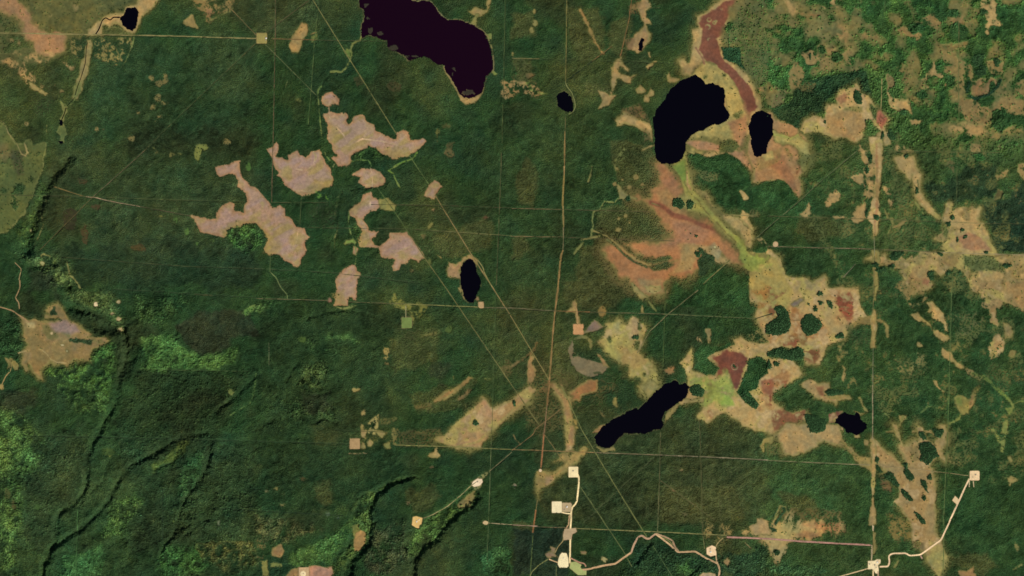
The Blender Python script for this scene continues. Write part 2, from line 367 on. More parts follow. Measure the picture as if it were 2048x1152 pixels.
area(pp('21', '1610,890 1700,810 1730,815 1660,890'), (116, 98, 60), soft=3, f=.2)
area(pp('21', '1260,940 1400,920 1400,970 1280,970'), (104, 94, 54), soft=4, f=.4, a=.8)
area(pp('21', '890,1070 940,1040 980,1010 975,1100 960,1180 900,1170'), (146, 134, 80), soft=1.4, f=.05, patch=('T', -.35, .3))
area(pp('21', '970,1040 1130,1040 1090,1090 990,1090'), (84, 86, 48), soft=3, f=.5)
area(pp('31', '845,-10 880,-10 880,60 850,50'), TAN, soft=1.2); area(ell(739, 886, 5, 7), TAN, soft=1.2)
area(pp('31', '850,80 870,90 870,130 850,130'), TAN, soft=1)
area(pp('31', '920,-20 1060,0 1010,50 980,20'), (146, 132, 82), soft=1.4); area(pp('31', '1020,95 1080,70 1070,130 1035,130'), (130, 124, 68), soft=1.6)
area(pp('31', '1080,-40 1140,-20 1120,110 1090,100'), (112, 106, 60), soft=2.5, f=.2)
area(pp('31', '1130,-10 1500,-30 1440,120 1140,120'), (74, 74, 42), soft=4, f=.5)
area(pp('31', '1375,200 1400,170 1430,150 1440,125 1465,190 1455,205 1410,200'), (160, 130, 76), soft=1.4)
area(pp('31', '770,750 820,740 830,810 800,830 780,860'), (116, 116, 58), soft=2)
area(pp('31', '780,880 800,820 840,790 875,810 875,880 830,950 785,955'), (158, 124, 74), soft=1.2, f=0)
area(pp('31', '1615,590 1690,500 1750,480 1740,530 1700,600 1630,615'), (128, 116, 72), soft=1.6, f=.1)
area(pp('31', '1720,400 1800,350 1880,300 1870,330 1800,390 1810,440 1760,480'), (126, 128, 86), soft=2.4, f=.1, a=.8)
area(pp('31', '140,930 200,900 220,950 190,1000 130,980'), (132, 104, 66), soft=2.5, f=.1)
area(pp('31', '40,1040 90,1020 100,1152 50,1152'), (120, 118, 62), soft=2, f=.1)
area(pp('31', '110,1050 210,1050 210,1085 120,1085'), (112, 116, 60), soft=2, f=.1)
area(pp('31', '0,860 60,840 90,960 60,1020 0,1020'), (96, 92, 54), soft=4, f=.4, patch=('T', -.1, .4))
# pink cleared ground
C1 = pp('01', '525,770 560,740 610,728 635,750 680,810 660,835 630,835 610,820 590,850 560,855 530,830')
C2 = pp('01', '540,910 600,890 640,900 730,910 740,940 725,970 740,990 770,970 790,930 850,910 870,930 890,970 940,1000 950,1050 1010,1060 1080,1110 1120,1110 1130,1060 1180,1035 1225,1060 1230,1100 1240,1120 1300,1115 1340,1105 1360,1130 1330,1160 1290,1200 1250,1235 1160,1260 1090,1280 1050,1240 1000,1230 970,1190 900,1170 830,1210 760,1250 770,1290 690,1345 650,1335 640,1290 610,1260 650,1250 620,1210 600,1150 570,1110 575,1000 545,950')
C3 = pp('11', '80,40 130,20 150,-10 160,-20 190,0 175,60 160,100 250,125 260,90 330,55 350,90 400,110 440,60 510,40 530,80 560,140 600,200 620,290 610,345 560,340 520,360 470,390 440,400 370,412 320,390 270,350 220,320 200,275 160,250 180,230 150,200 130,150 130,110')
C4 = pp('10', '1720,190 1780,170 1830,165 1870,130 1915,135 1920,200 1950,280 2000,330 2048,350 2085,390 2125,430 2165,470 2178,512 2208,510 2238,488 2278,520 2288,570 2338,600 2378,660 2438,670 2458,710 2473,750 2448,790 2448,880 2418,920 2398,985 2358,980 2328,965 2268,930 2238,880 2168,890 2128,870 2108,840 2138,790 2138,730 2108,690 2048,640 1960,640 1900,650 1830,680 1790,750 1740,740 1680,720 1600,715 1580,670 1560,610 1535,575 1680,600 1720,590 1740,530 1780,490 1840,465 1870,480 1880,540 1950,550 1960,490 1970,390 1930,370 1900,340 1905,290 1880,250 1830,240 1760,265 1730,240')
C5 = pp('11', '775,250 810,215 870,195 940,195 1000,230 1045,270 1030,320 980,350 920,355 860,345 820,310 830,270')
C6 = pp('11', '850,400 930,385 945,420 985,450 995,510 960,540 910,540 880,580 860,610 900,660 905,690 980,700 960,740 930,760 950,810 990,820 1030,790 1060,750 1070,710 1210,710 1250,760 1290,820 1350,900 1300,945 1240,920 1200,960 1160,960 1150,1010 1100,1015 1090,980 1110,930 1010,905 990,880 985,830 950,830 830,820 830,740 860,700 820,650 800,590 760,570 740,540 780,500 840,450')
C7 = pp('11', '1350,390 1385,330 1430,290 1460,300 1495,345 1450,390 1420,440 1380,430 1345,415')
C9 = pp('11', '635,1090 660,1045 700,1000 760,965 790,970 830,1040 810,1085 825,1110 805,1160 805,1220 800,1260 770,1252 765,1220 750,1230 735,1292 620,1297 630,1250 640,1210 640,1150')
for p, n in ((C1, 'c1'), (C2, 'c2'), (C3, 'c3'), (C4, 'c4'), (C5, 'c5'), (C6, 'c6'), (C7, 'c7'), (C9, 'c9')):
    sl = window(p, 14)
    sd = sd_poly(p, X[sl], Y[sl])
    put(sl, sd, (160, 124, 88), 1.2, 1.3, 0.0, 0, 1.0, None, False, .10, n)
    put(sl, sd + 4, PINK, 3, 1.5, None, None, .85, None, False, .08, None)
    put(sl, sd + 4, (150, 134, 82), 6, 4, None, None, .8, ('P', .05, .5), False, .08, None)
    put(sl, sd + 7, (160, 134, 122), 6, 4, None, None, .65, ('R', 0, .6), False, .05, None)
    put(sl, sd + 2, (122, 106, 70), 1.5, 1, .03, None, .5, ('T', .9, .4), False, .05, None)
for s in ('11', '620,290 600,350 520,360 440,400 350,395 400,330 500,290'), ('11', '60,690 140,740 200,800 180,860 120,890 60,850 90,790'), ('10', '1790,750 1830,680 1960,640 2048,640 2108,690 2048,600 1900,610 1780,690'), ('11', '820,760 860,700 900,720 940,800 840,815'), ('11', '620,1200 700,1170 720,1290 625,1290'), ('11', '740,540 840,450 900,480 800,560'), ('01', '970,1190 1050,1240 1090,1280 1250,1235 1200,1180 1050,1180'), ('01', '580,1000 640,1000 700,1100 620,1150'):
    area(pp(*s), (138, 126, 70), soft=5, wob=3, f=0, a=.6)
for s, w in ((('11', '460,60 480,100 460,170 400,210 290,200'), 2), (('11', '330,690 335,760 300,830 280,850'), 2.2), (('11', '1250,790 1240,820 1160,850 1010,850'), 1.6), (('11', '915,190 935,250 930,350'), 2.2), (('11', '918,385 915,500'), 2), (('01', '580,870 590,940'), 2), (('01', '640,1010 700,1080 740,1152'), 1.2), (('01', '780,1152 850,1110 1000,1130 1100,1152'), 1.8), (('11', '350,370 400,380'), 2)):
    stroke(pp(*s), w, (190, 160, 126), soft=.8, f=0)
area(ell(798.5, 482.5, 2, 3), (96, 74, 84), soft=1)
area(pp('11', '985,450 1060,440 1110,490 1100,530 1000,520'), (142, 132, 72), soft=1.6, f=0)
area(pp('11', '695,800 720,775 775,760 795,790 740,800 715,815'), (120, 144, 66), soft=1.2); area(pp('11', '780,820 815,840 800,890 775,880'), (158, 120, 86), soft=1.2)
area(pp('11', '470,370 510,400 570,400 575,450 540,430 495,440'), (84, 128, 50), soft=1.6, f=.1, patch=('T', -.3, .5))
stroke(pp('11', '1290,70 1250,120 1160,150 1100,190 1060,215 1100,240 1120,290 1150,345'), 3.4, (92, 126, 54), soft=1.2)
stroke(pp('11', '760,140 830,130 900,130 925,170 915,190'), 2, (96, 124, 60))
stroke(pp('11', '745,540 740,640 760,720 785,770 795,830 805,900 795,960'), 1.6, (104, 126, 66))
stroke(pp('11', '550,40 555,90 590,130'), 1.6, (90, 120, 60)); stroke(pp('11', '610,190 630,165 650,170'), 2, (96, 118, 76)); stroke(pp('11', '650,310 660,340 670,365'), 1.4, (80, 106, 56))
stroke(pp('11', '690,390 650,430 645,520 630,560 660,620 650,700 630,760 630,830'), 2, (78, 92, 52), f=.2, patch=('T', -.2, .5))
area(pp('11', '480,480 640,480 660,640 570,690 430,650 400,520'), (56, 54, 38), soft=8, f=.7, a=.5)
# burnt-brown clearing in the west
C8 = pp('20', '360,180 380,150 460,130 500,170 560,260 640,300 700,350 740,370 690,395 720,400 850,400 870,420 820,455 740,490 720,580 640,580 590,570 540,630 510,605 440,610 400,580 350,640 330,660 350,740 310,720 270,690 250,640 230,610 210,660 180,600 190,500 230,450 190,400 190,290 170,240 190,230 230,260 280,245 310,265 380,260 440,270 480,255 370,240 370,220 400,220 380,200')
area(C8, (136, 114, 68), soft=1.2, f=0, ident='c8', var=.14)
sl = window(C8, 8); sd = sd_poly(C8, X[sl], Y[sl])
put(sl, sd + 4, (142, 120, 88), 5, 3, None, None, .6, ('P', .1, .6), False, .1, None)
put(sl, sd + 4, (92, 98, 54), 4, 3, .1, None, .7, ('P', .45, .4), False, .1, None)
area(pp('20', '390,280 540,260 620,310 640,350 540,360 440,350'), (142, 118, 112), soft=5, a=.7)
area(pp('20', '210,270 280,280 280,320 230,320'), (178, 154, 100), soft=3, a=.8)
for x, y, w, h_ in ((345, 338, 14, 4), (418, 362, 8, 9), (500, 455, 12, 5), (538, 505, 5, 10)):
    area(ell(x / 4, y / 4 + 144 * 4, w / 4, h_ / 4), (196, 172, 126), soft=.8)
for s in (('20', '550,410 640,405 730,420 725,450 640,440 560,430'), ('20', '390,190 440,150 460,215 400,222'), ('20', '400,240 480,240 490,255 400,262')):
    wood(pp(*s), (48, 64, 40), soft=1.5, f=.9)
stroke(pp('20', '150,520 230,495 330,490 370,520 410,570 460,595 530,600'), 2, (170, 146, 96), soft=.8)
area(pp('20', '40,560 90,560 150,620 155,650 120,655 90,600 70,665 50,650 60,620'), (128, 116, 66), soft=1.4)
area(ell(4, 773, 5, 6), (156, 132, 78), soft=1.2)
# far-south pink field and its neighbour
area(pp('31', '425,1080 480,1070 600,1085 612,1130 560,1250 425,1250'), (176, 128, 98), soft=1.2, f=0, ident='c10')
area(pp('31', '235,1152 260,1120 300,1100 345,1090 345,1250 200,1250'), (136, 110, 70), soft=1.6, f=0)
# large eastern fen
area(pp('02', '1650,15 1700,-20 1850,-20 1810,60 1760,140 1710,220 1690,300 1690,420 1760,500 1860,560 1910,640 1950,720 1990,800 1990,900 1900,1230 1390,1300 1440,1100 1620,990 1500,610 1420,610 1370,590 1350,520 1335,480 1380,460 1400,500 1430,500 1440,400 1450,300 1445,240 1500,230 1490,130 1540,110'), TANP, soft=2, f=0, ident='fen')
area(pp('02', '1450,590 1540,500 1650,520 1740,600 1800,700 1860,840 1900,900 1870,980 1850,1060 1880,1180 1700,1120 1560,1180 1500,1250 1390,1240 1390,1130 1480,1040 1620,990 1740,930 1700,740 1650,660 1540,690'), (164, 146, 84), soft=3, f=0, var=.2)
area(pp('02', '1820,690 1880,700 1930,860 1900,950 1850,850'), (142, 100, 70), soft=4, a=.8)
area(pp('02', '1720,980 1880,920 1880,1152 1920,1290 1800,1230 1760,1060'), (158, 114, 78), soft=5, a=.85)
area(pp('12', '1390,-10 1500,-30 1700,20 1820,60 1900,20 1940,170 1940,260 1900,200 1820,130 1700,60 1560,50 1480,40'), (164, 124, 86), soft=3, f=0, ident='fen')
area(pp('02', '1710,5 1790,0 1810,30 1740,130 1700,210 1680,260 1640,310 1665,370 1670,440 1700,490 1770,540 1830,610 1890,660 1930,740 1960,850 1950,890 1900,900 1870,840 1800,700 1740,600 1650,520 1560,480 1500,400 1510,290 1520,230 1505,180 1525,130 1620,70'), RED, soft=1.8, wob=1.8, var=.12, f=0, ident='red1')
for x, y, r in ((1580, 155, 16), (1565, 215, 20), (1620, 180, 12), (1580, 315, 12), (1680, 70, 8), (1635, 165, 7)):
    stroke(ell(1024 + x / 4, y / 4, r / 4, r / 4.2, 0, 12), 1.6, (160, 140, 92), soft=.8)
stroke(pp('02', '1470,380 1500,420 1530,470 1540,510'), 3, (140, 100, 74), soft=1.4)
for x, y, r in ((1545, 615, 22), (1800, 925, 26), (1830, 900, 14), (1700, 600, 10), (1750, 700, 10)):
    area(ell(1024 + x / 4, y / 4, r / 4, r / 4), (92, 96, 50), soft=2, f=.3)
area(pp('02', '1660,1152 1740,1110 1800,1130 1830,1170 1760,1230 1660,1220'), (84, 92, 50), soft=3, f=.4)
# around the right-hand lake
area(pp('03', '0,890 30,900 60,960 150,970 240,1000 250,1060 300,1090 330,1152 340,1262 290,1362 240,1422 270,1482 270,1522 240,1582 210,1542 150,1472 130,1442 0,1452 -120,1460 -110,1350 -160,1250 -150,1100 -100,1040'), (156, 122, 80), soft=2, f=0, ident='fen')
area(pp('03', '40,1050 180,1110 240,1075 260,1100 320,1152 340,1262 290,1362 260,1300 250,1200 180,1150 60,1130'), (162, 150, 88), soft=2.5, a=.9)
area(pp('13', '40,60 120,90 210,270 240,400 150,320 60,200 0,180 -60,120'), (142, 98, 66), soft=5, a=.75)
area(pp('13', '0,60 100,40 110,120 20,180 -80,220 -90,120'), (128, 112, 66), soft=4, a=.7, patch=('P', -.2, .5))
area(pp('13', '-60,90 30,60 40,110 -20,140'), (170, 154, 92), soft=2, a=.7)
stroke(pp('13', '230,130 255,180 230,240'), 2.4, (124, 78, 52), soft=1.5)
stroke(pp('03', '30,1075 110,1085 180,1110 240,1080'), 3, (170, 172, 84), soft=1.4)
# north-east mosaic of bog and wood
NE = pp('03', '-160,-60 2300,-60 2300,1150 1700,1152 1250,1080 1100,900 1060,560 800,540 780,640 560,560 400,580 200,760 30,880 -100,560 -380,380 -300,60')
area(NE, (92, 98, 55), soft=8, wob=3, f=.22, a=.9, var=.22, halo=0)
area(NE, (118, 110, 66), soft=8, wob=3, f=.05, a=.85, patch=('c', .55, .35), halo=0)
wood(NE, (54, 84, 42), soft=6, f=.95, d=.12, patch=('C', -.05, .22), var=.2, a=.95)
wood(NE, (43, 70, 38), soft=6, f=1.0, d=0, patch=('C', .5, .2), var=.15, a=.9)
area(pp('02', '1690,420 1720,280 1830,60 2048,-40 2048,700 1990,760 1900,600 1800,540 1830,520 1830,380 1690,370'), (92, 98, 58), soft=5, f=.3, a=.85)
wood(pp('02', '1680,380 1830,370 1840,500 1870,560 1790,510 1700,470'), (34, 62, 40), soft=1.5)
for s, c, ff in (
    ('1700,20 1740,-30 1810,-30 1815,80 1830,160 1860,190 1900,190 1880,220 1800,200 1760,270 1730,260 1740,180 1725,110 1750,100 1740,80 1700,70', TANP, 0),
    ('440,60 550,60 620,-20 560,-40 500,20 540,50', TAN, 0), ('130,0 230,20 240,100 200,140 150,60', TAN, .05), ('230,100 410,110 410,130 240,120', (128, 104, 64), .05),
    ('530,240 560,180 620,210 640,260 635,380 590,340', (138, 116, 72), 0), ('270,430 330,390 400,400 420,470 380,520 300,510', (138, 118, 74), .05), ('460,380 520,360 560,400 490,440', (138, 118, 74), .05),
    ('590,430 640,390 690,400 690,450 640,450 690,520 660,580 620,470', (134, 116, 72), .05), ('400,470 520,450 500,560 420,560', (124, 112, 70), .1),
    ('150,600 230,500 280,540 300,600 250,690 200,730 170,680', (128, 112, 68), .1), ('30,760 120,710 160,760 100,830 30,860', (108, 104, 68), .15),
    ('1010,220 1100,200 1250,270 1240,310 1110,300 1050,260', (128, 110, 68), .1), ('740,270 900,280 880,320 750,310', (120, 106, 66), .1),
    ('1190,190 1330,100 1400,180 1350,240 1240,230', (128, 110, 68), .1), ('1460,140 1560,120 1570,190 1480,200', (134, 112, 70), .1),
    ('1280,340 1440,350 1600,340 1580,390 1470,400 1400,480 1380,400', (116, 104, 62), .15),
    ('1380,400 1470,420 1560,480 1640,500 1640,560 1650,620 1580,720 1550,780 1510,790 1420,720 1510,700 1500,600 1400,580 1410,500', (126, 112, 68), .08),
    ('1310,480 1340,490 1345,560 1395,600 1370,620 1330,600 1260,660 1310,680 1290,740 1250,690 1230,640 1310,560', TAN, 0),
    ('1620,650 1760,620 1860,630 1840,670 1800,710 1770,760 1650,780 1620,740', (126, 106, 70), 0),
    ('1740,500 1830,460 1890,500 1880,590 1800,600 1760,560', (124, 110, 68), .1), ('1860,700 1920,660 1900,740', (130, 112, 72), .1), ('1950,640 2048,640 2048,760 1960,740', (118, 106, 66), .15),
    ('1540,790 1640,790 1700,860 1900,780 2048,800 2048,940 1900,900 1780,900 1760,1000 1700,1050 1560,940 1520,870', (128, 110, 68), .12),
    ('1440,1030 1560,970 1720,1000 1760,1050 1850,1070 1840,1130 1700,1100 1560,1060 1460,1080', TAN, .05), ('1780,1060 2048,1000 2048,1060 1880,1080 1820,1140', (136, 120, 70), .1),
    ('1140,960 1240,950 1250,985 1150,995', TANP, 0), ('1030,540 1080,520 1100,560 1050,580', (120, 106, 62), .1), ('950,600 1000,600 1010,680 960,720', (124, 110, 70), .1), ('1070,630 1130,590 1140,720 1090,740', (104, 94, 58), .2)):
    area(pp('03', s), c, soft=2.2, wob=2.4, f=ff, patch=('S', -.55, .5), var=.14)
stroke(pp('03', '1660,760 1670,700 1720,660'), 2.4, (150, 92, 66), soft=1.4); stroke(pp('03', '1440,650 1420,680'), 4, (150, 96, 66), soft=2)
for x, y, rx, ry in ((1510, 250, 60, 60), (1180, 230, 70, 40), (1380, 130, 50, 45), (1490, 110, 50, 30), (1670, 480, 40, 45), (1700, 570, 50, 45), (1830, 500, 25, 28), (1460, 650, 40, 50), (1850, 960, 70, 90), (1300, 950, 50, 50), (1560, 260, 40, 60), (550, 450, 40, 40), (430, 400, 26, 30), (1600, 680, 22, 60), (1720, 100, 26, 22), (1790, 700, 20, 40), (1230, 760, 40, 40), (1080, 900, 40, 30)):
    wood(ell(1536 + x / 4, y / 4, rx / 4, ry / 4), (44, 72, 40), soft=2, wob=2.2, f=1)
stroke(pp('03', '1600,770 1660,790 1760,760 1830,700 1860,640'), 5, (32, 56, 38), tree=True, f=1, soft=1.2); stroke(pp('03', '1590,740 1610,660'), 5, (32, 56, 38), tree=True, f=1, soft=1.2)
area(pp('13', '80,-100 2300,-100 2300,1150 2200,2700 1100,2700 700,1700 500,1000 300,500'), (92, 98, 54), soft=10, wob=3, f=.35, patch=('c', .35, .35), a=.75, halo=0)
area(pp('13', '80,-100 2300,-100 2300,1150 2200,2700 1100,2700 700,1700 500,1000 300,500'), (112, 106, 62), soft=10, wob=3, f=.2, patch=('S', .95, .4), a=.6, halo=0)
# dark wood belt and dry basin south of it
wood(pp('03', '220,720 340,630 500,600 780,570 800,640 820,740 850,790 780,760 720,700 680,680 560,720 480,800 450,880 360,930 300,940 250,1030 100,960 30,890 160,820'), (36, 58, 35), soft=2)
area(pp('03', '80,880 150,860 260,900 250,960 150,970 90,940'), (66, 82, 46), soft=4, f=.6, a=.7)
area(pp('03', '240,700 300,650 380,670 360,740 270,730'), (96, 92, 54), soft=3, f=.3, a=.8)
FENB = pp('03', '260,1040 300,960 360,930 450,940 460,880 470,830 550,830 550,790 580,730 640,705 700,700 690,670 710,660 730,700 740,750 800,770 840,830 880,870 920,890 970,950 950,1000 930,1060 870,1030 830,960 780,960 760,1090 700,1150 620,1100 540,1110 500,1080 440,1060 360,1050 290,1070')
area(FENB, TANP, soft=1.6, f=0, ident='basin')
area(pp('03', '460,920 700,870 780,960 740,1100 560,1100 460,1030'), (146, 120, 76), soft=5, a=.8); area(pp('03', '550,790 620,740 640,800 580,840'), (146, 104, 72), soft=3, a=.8); area(pp('03', '620,850 760,850 760,900 600,880'), (120, 116, 64), soft=3, f=.2, a=.8)
area(pp('03', '810,830 880,860 880,960 840,960'), (72, 84, 48), soft=3, f=.6)
area(pp('03', '870,880 905,870 950,950 940,1000 910,1040 860,980'), (156, 98, 72), soft=1.6); stroke(pp('03', '910,890 890,950 910,990 930,960 900,930'), 1.6, (120, 60, 50), soft=.8)
area(pp('03', '960,740 1000,780 1060,800 1120,800 1150,870 1150,920 1100,880 1040,880 980,860 960,800'), TANP, soft=2.5, f=.02, patch=('P', -.6, .4))
stroke(pp('03', '970,780 990,840 1060,880'), 3, (166, 146, 92))
# vertical tan strips and eastern bogs
area(pp('03', '880,1060 960,1050 980,1152 910,1152 860,1100'), TANP, soft=2)
area(pp('13', '810,-60 915,-60 910,200 895,400 885,520 895,560 890,620 885,720 840,740 830,650 780,590 820,520 850,400 860,250 850,150 825,80'), TANP, soft=1.4, f=0, ident='strip')
stroke(pp('13', '868,0 872,250 872,520 850,640 860,720'), 4, (158, 118, 80), soft=2)
for s in ('710,-20 740,0 760,40 800,60 810,140 780,190 750,80', '760,190 850,150 850,260 840,420 780,430 800,340', '640,260 750,240 770,300 800,420 760,420 770,340', '450,470 500,390 540,370 580,400 570,450 480,510', '520,580 560,570 660,600 700,520 770,480 780,580 720,640 680,630 660,600 540,600', '260,560 330,470 350,560 300,600', '910,340 950,335 990,400 980,415 920,380', '970,450 1010,440 1000,500 980,510', '1000,0 1080,0 1100,40 1160,60 1140,80 1010,60'):
    area(pp('13', s), TAN, soft=2.2, wob=2, f=.05, patch=('S', -.5, .5))
area(pp('13', '1010,120 1080,90 1160,95 1180,170 1220,250 1215,350 1250,450 1320,520 1345,560 1400,600 1370,605 1300,560 1240,500 1180,430 1160,330 1150,250 1135,300 1100,240 1050,200 1040,160'), TANP, soft=1.4, f=0, ident='arm')
stroke(pp('13', '1195,290 1200,360 1195,390'), 3, (70, 80, 48), f=.5)
area(pp('13', '930,520 950,600 1000,590 1000,660 950,730 990,640'), (110, 110, 62), soft=1.6, f=.1); stroke(pp('13', '1010,670 1060,640 1100,610'), 4, (132, 116, 72)); stroke(pp('13', '1180,470 1240,560'), 3, (100, 112, 58))
BOGR = pp('13', '1390,590 1420,540 1420,480 1440,465 1475,480 1460,540 1500,520 1560,500 1600,520 1640,490 1660,520 1700,500 1680,600 1720,640 1760,720 1760,770 1820,860 1840,890 1960,890 2300,880 2300,1400 1640,1180 1600,1080 1560,1020 1500,980 1450,1000 1380,1050 1320,1010 1280,1020 1280,1060 1310,1130 1290,1152 1150,1200 1100,1100 1060,1000 960,980 880,960 830,930 790,920 830,890 850,910 900,900 940,870 950,920 980,930 1040,930 1060,900 1100,925 1150,890 1160,920 1220,870 1340,870 1420,870 1380,830 1400,790 1330,760 1350,740 1390,700 1400,660')
area(BOGR, TANP, soft=1.4, f=.01, ident='bogr', var=.18)
area(BOGR, (112, 104, 64), soft=4, f=.2, patch=('P', .25, .4), a=.75)
area(pp('13', '1560,890 1750,890 1880,950 1900,1030 1740,1010 1640,1030 1560,960'), (82, 92, 52), soft=4, f=.5, a=.9)
area(pp('13', '1500,760 1540,740 1600,705 1680,740 1740,790 1780,850 1640,860 1560,840 1540,790'), (154, 112, 78), soft=3, a=.85)
area(pp('13', '1400,870 1540,870 1500,980 1440,990 1400,950'), (120, 96, 60), soft=4, a=.6); area(pp('13', '1160,980 1290,960 1280,1080 1200,1152 1120,1100'), (150, 118, 78), soft=4, a=.6); area(pp('13', '1240,1080 1290,1090 1280,1130 1230,1120'), (146, 92, 66), soft=3, a=.8)
area(pp('13', '1400,620 1440,700 1420,760 1390,720'), (86, 96, 54), soft=3, f=.4)
for s in ('1590,20 1640,80 1730,70 1740,120 1700,70 1660,60', '1580,0 1700,0 1690,60 1620,50', '1820,260 1890,200 1960,195 1900,250 1830,300', '1980,150 2200,130 2200,300 2030,290 1990,200', '1780,440 1830,360 1880,380 1870,430 1800,460', '1820,20 1870,10 1860,60 1820,50', '1430,130 1500,140 1490,270 1430,180'):
    area(pp('13', s), (136, 118, 74) if not s.startswith(('1780', '1430')) else (86, 82, 50), soft=2.2, wob=2, f=.1, patch=('S', -.6, .5))
wood(pp('13', '1640,80 1720,75 1740,130 1660,140'), (50, 82, 42), soft=3, d=.2)
area(pp('13', '1740,-40 2048,-40 2048,140 1900,180 1760,120'), (72, 92, 50), soft=4, f=.6, a=.7)
# yellow-green fen with islands
area(pp('12', '1840,870 1900,860 2048,840 2130,890 2170,1000 2180,1060 2260,1065 2360,1080 2400,1110 2500,1060 2530,1152 2760,1152 2790,1300 2870,1410 2760,1440 2690,1470 2660,1560 2590,1590 2530,1612 2490,1680 2460,1765 2350,1757 2340,1690 2280,1640 2220,1640 2150,1620 2110,1635 2050,1660 2050,1712 2110,1712 2230,1722 2300,1792 2330,1840 2150,1952 2090,1990 2080,2052 2150,2112 2180,2157 2310,2137 2350,2162 2350,2212 2370,2272 2350,2304 2340,2400 2160,2480 2140,2380 2040,2310 1900,2272 1840,2242 1780,2182 1700,2142 1620,2192 1560,2232 1480,2182 1530,2102 1540,1982 1520,2020 1400,2080 1330,2070 1410,1942 1400,1852 1350,1752 1400,1682 1440,1632 1450,1752 1440,1812 1560,1852 1620,1842 1650,1792 1600,1742 1560,1712 1600,1672 1700,1632 1780,1602 1760,1562 1830,1542 1880,1582 1960,1602 2048,1592 1940,1380 1990,1290 1900,1250 1910,1152 1880,1010'), TANP, soft=1.5, wob=1.6, f=.01, ident='fen2', var=.16)
area(pp('12', '1840,880 1960,860 2120,900 2180,1060 2250,1180 2200,1330 2120,1300 1960,1250 1900,1150'), (156, 140, 76), soft=5, a=.85)
area(pp('12', '1790,750 1850,800 1880,900 1960,860 2060,900 2050,950 1940,960 1880,980 1860,940 1830,850'), (136, 146, 62), soft=5, wob=4, big=4, var=.25, a=.95)
for s, c in (('2060,1180 2100,1210 2180,1190 2200,1160 2150,1230 2080,1260', RED), ('2050,1300 2110,1290 2100,1380 2050,1380', RED), ('2610,1230 2700,1190 2760,1320 2740,1420 2700,1425 2660,1380 2610,1330', (134, 86, 62)), ('2590,1200 2650,1215 2640,1270 2600,1260', (124, 82, 58)),
             ('2340,1660 2460,1640 2420,1740 2380,1740', (112, 82, 54)), ('2250,1500 2400,1520 2350,1600 2200,1560', (132, 110, 66)), ('2150,1590 2290,1560 2270,1620 2170,1620', (140, 96, 66)), ('2080,2140 2330,2140 2350,2290 2100,2290', (124, 92, 64)), ('2048,1890 2080,1880 2080,2100 2048,2080', RED), ('2140,1920 2200,1900 2210,1980 2160,1960', (136, 96, 64))):
    area(pp('12', s), tuple(np.array(c) * np.array((.96, .86, .85))), soft=4, wob=3, big=4, a=.95, patch=('S', -.7, .5))
stroke(pp('12', '2650,1330 2700,1350 2760,1340'), 1.2, RED); stroke(pp('12', '2640,1380 2700,1390 2760,1360'), 1.2, RED); stroke(pp('12', '2620,1300 2690,1310'), 1.2, RED)
area(pp('12', '2235,1285 2300,1230 2340,1240 2290,1285 2250,1300'), (120, 104, 90), soft=1.2)
area(pp('22', '1610,560 1740,495 1800,530 1895,545 1860,660 1820,770 1800,830 1750,790 1740,690 1700,670 1640,720 1660,640 1630,590'), (116, 70, 52), soft=3.2, wob=3, big=2.5, var=.16, ident='red2')
area(pp('22', '1400,720 1540,720 1640,740 1720,680 1760,800 1790,840 1770,940 1600,950 1540,930 1560,830 1480,770'), (138, 146, 72), soft=6, wob=4, big=5, var=.25, patch=('S', -1.0, .8))
area(pp('22', '1560,760 1620,790 1600,860 1560,900'), (104, 104, 52), soft=4, a=.6); area(pp('22', '1700,850 1770,880 1780,940 1660,930'), (142, 160, 70), soft=3, a=.8)
area(pp('12', '1910,1180 1990,1120 2100,1230 2180,1330 2300,1300 2240,1480 2120,1400 1990,1320'), (136, 96, 52), soft=6, wob=4, big=6, a=.8, patch=('S', -.1, .5))
area(pp('22', '1990,740 2090,720 2090,860 2000,850'), (132, 84, 62), soft=3, a=.8)
stroke(ell(1024 + 1780 / 4, 576 + 630 / 4, 6, 6, 0, 14), 2.2, (168, 140, 96), soft=.9)
area(pp('22', '1440,900 1530,880 1520,900 1340,930 1330,910 1380,895'), TANP, soft=1.6); area(pp('22', '1310,930 1340,930 1290,1010 1220,1080 1230,1000'), (140, 126, 76), soft=2.5)
# forest islands left as woodland
for s in (('22', '1455,520 1520,465 1660,470 1740,435 1775,455 1700,485 1600,520 1555,560 1620,610 1650,640 1620,700 1540,690 1450,640 1480,590'), ('22', '1900,550 1990,550 2048,600 2048,680 1980,740 1960,800 1900,830 1980,940 1950,970 1880,920 1820,860 1790,830 1830,760 1870,660'),
          ('12', '1240,1050 1290,1060 1330,1075 1450,1050 1700,1000 1760,940 1840,980 1900,1020 1890,1152 1900,1300 1200,1300 1200,1152'), ('12', '1410,60 1500,80 1560,100 1720,60 1820,130 1900,260 1920,330 1840,380 1860,430 1870,520 1760,560 1640,560 1610,500 1640,400 1540,380 1480,330 1500,290 1430,210 1380,130'),
          ('12', '1900,830 1960,810 2048,830 2030,870 1960,870 1910,860'), ('13', '0,300 130,290 210,390 240,430 240,480 0,560 -120,520 -130,350')):
    wood(pp(*s), (44, 70, 38), soft=1.8, wob=1.8, f=1)
area(pp('12', '1480,230 1560,220 1660,240 1640,300 1560,300 1500,270'), (104, 104, 60), soft=4, f=.3, a=.8)
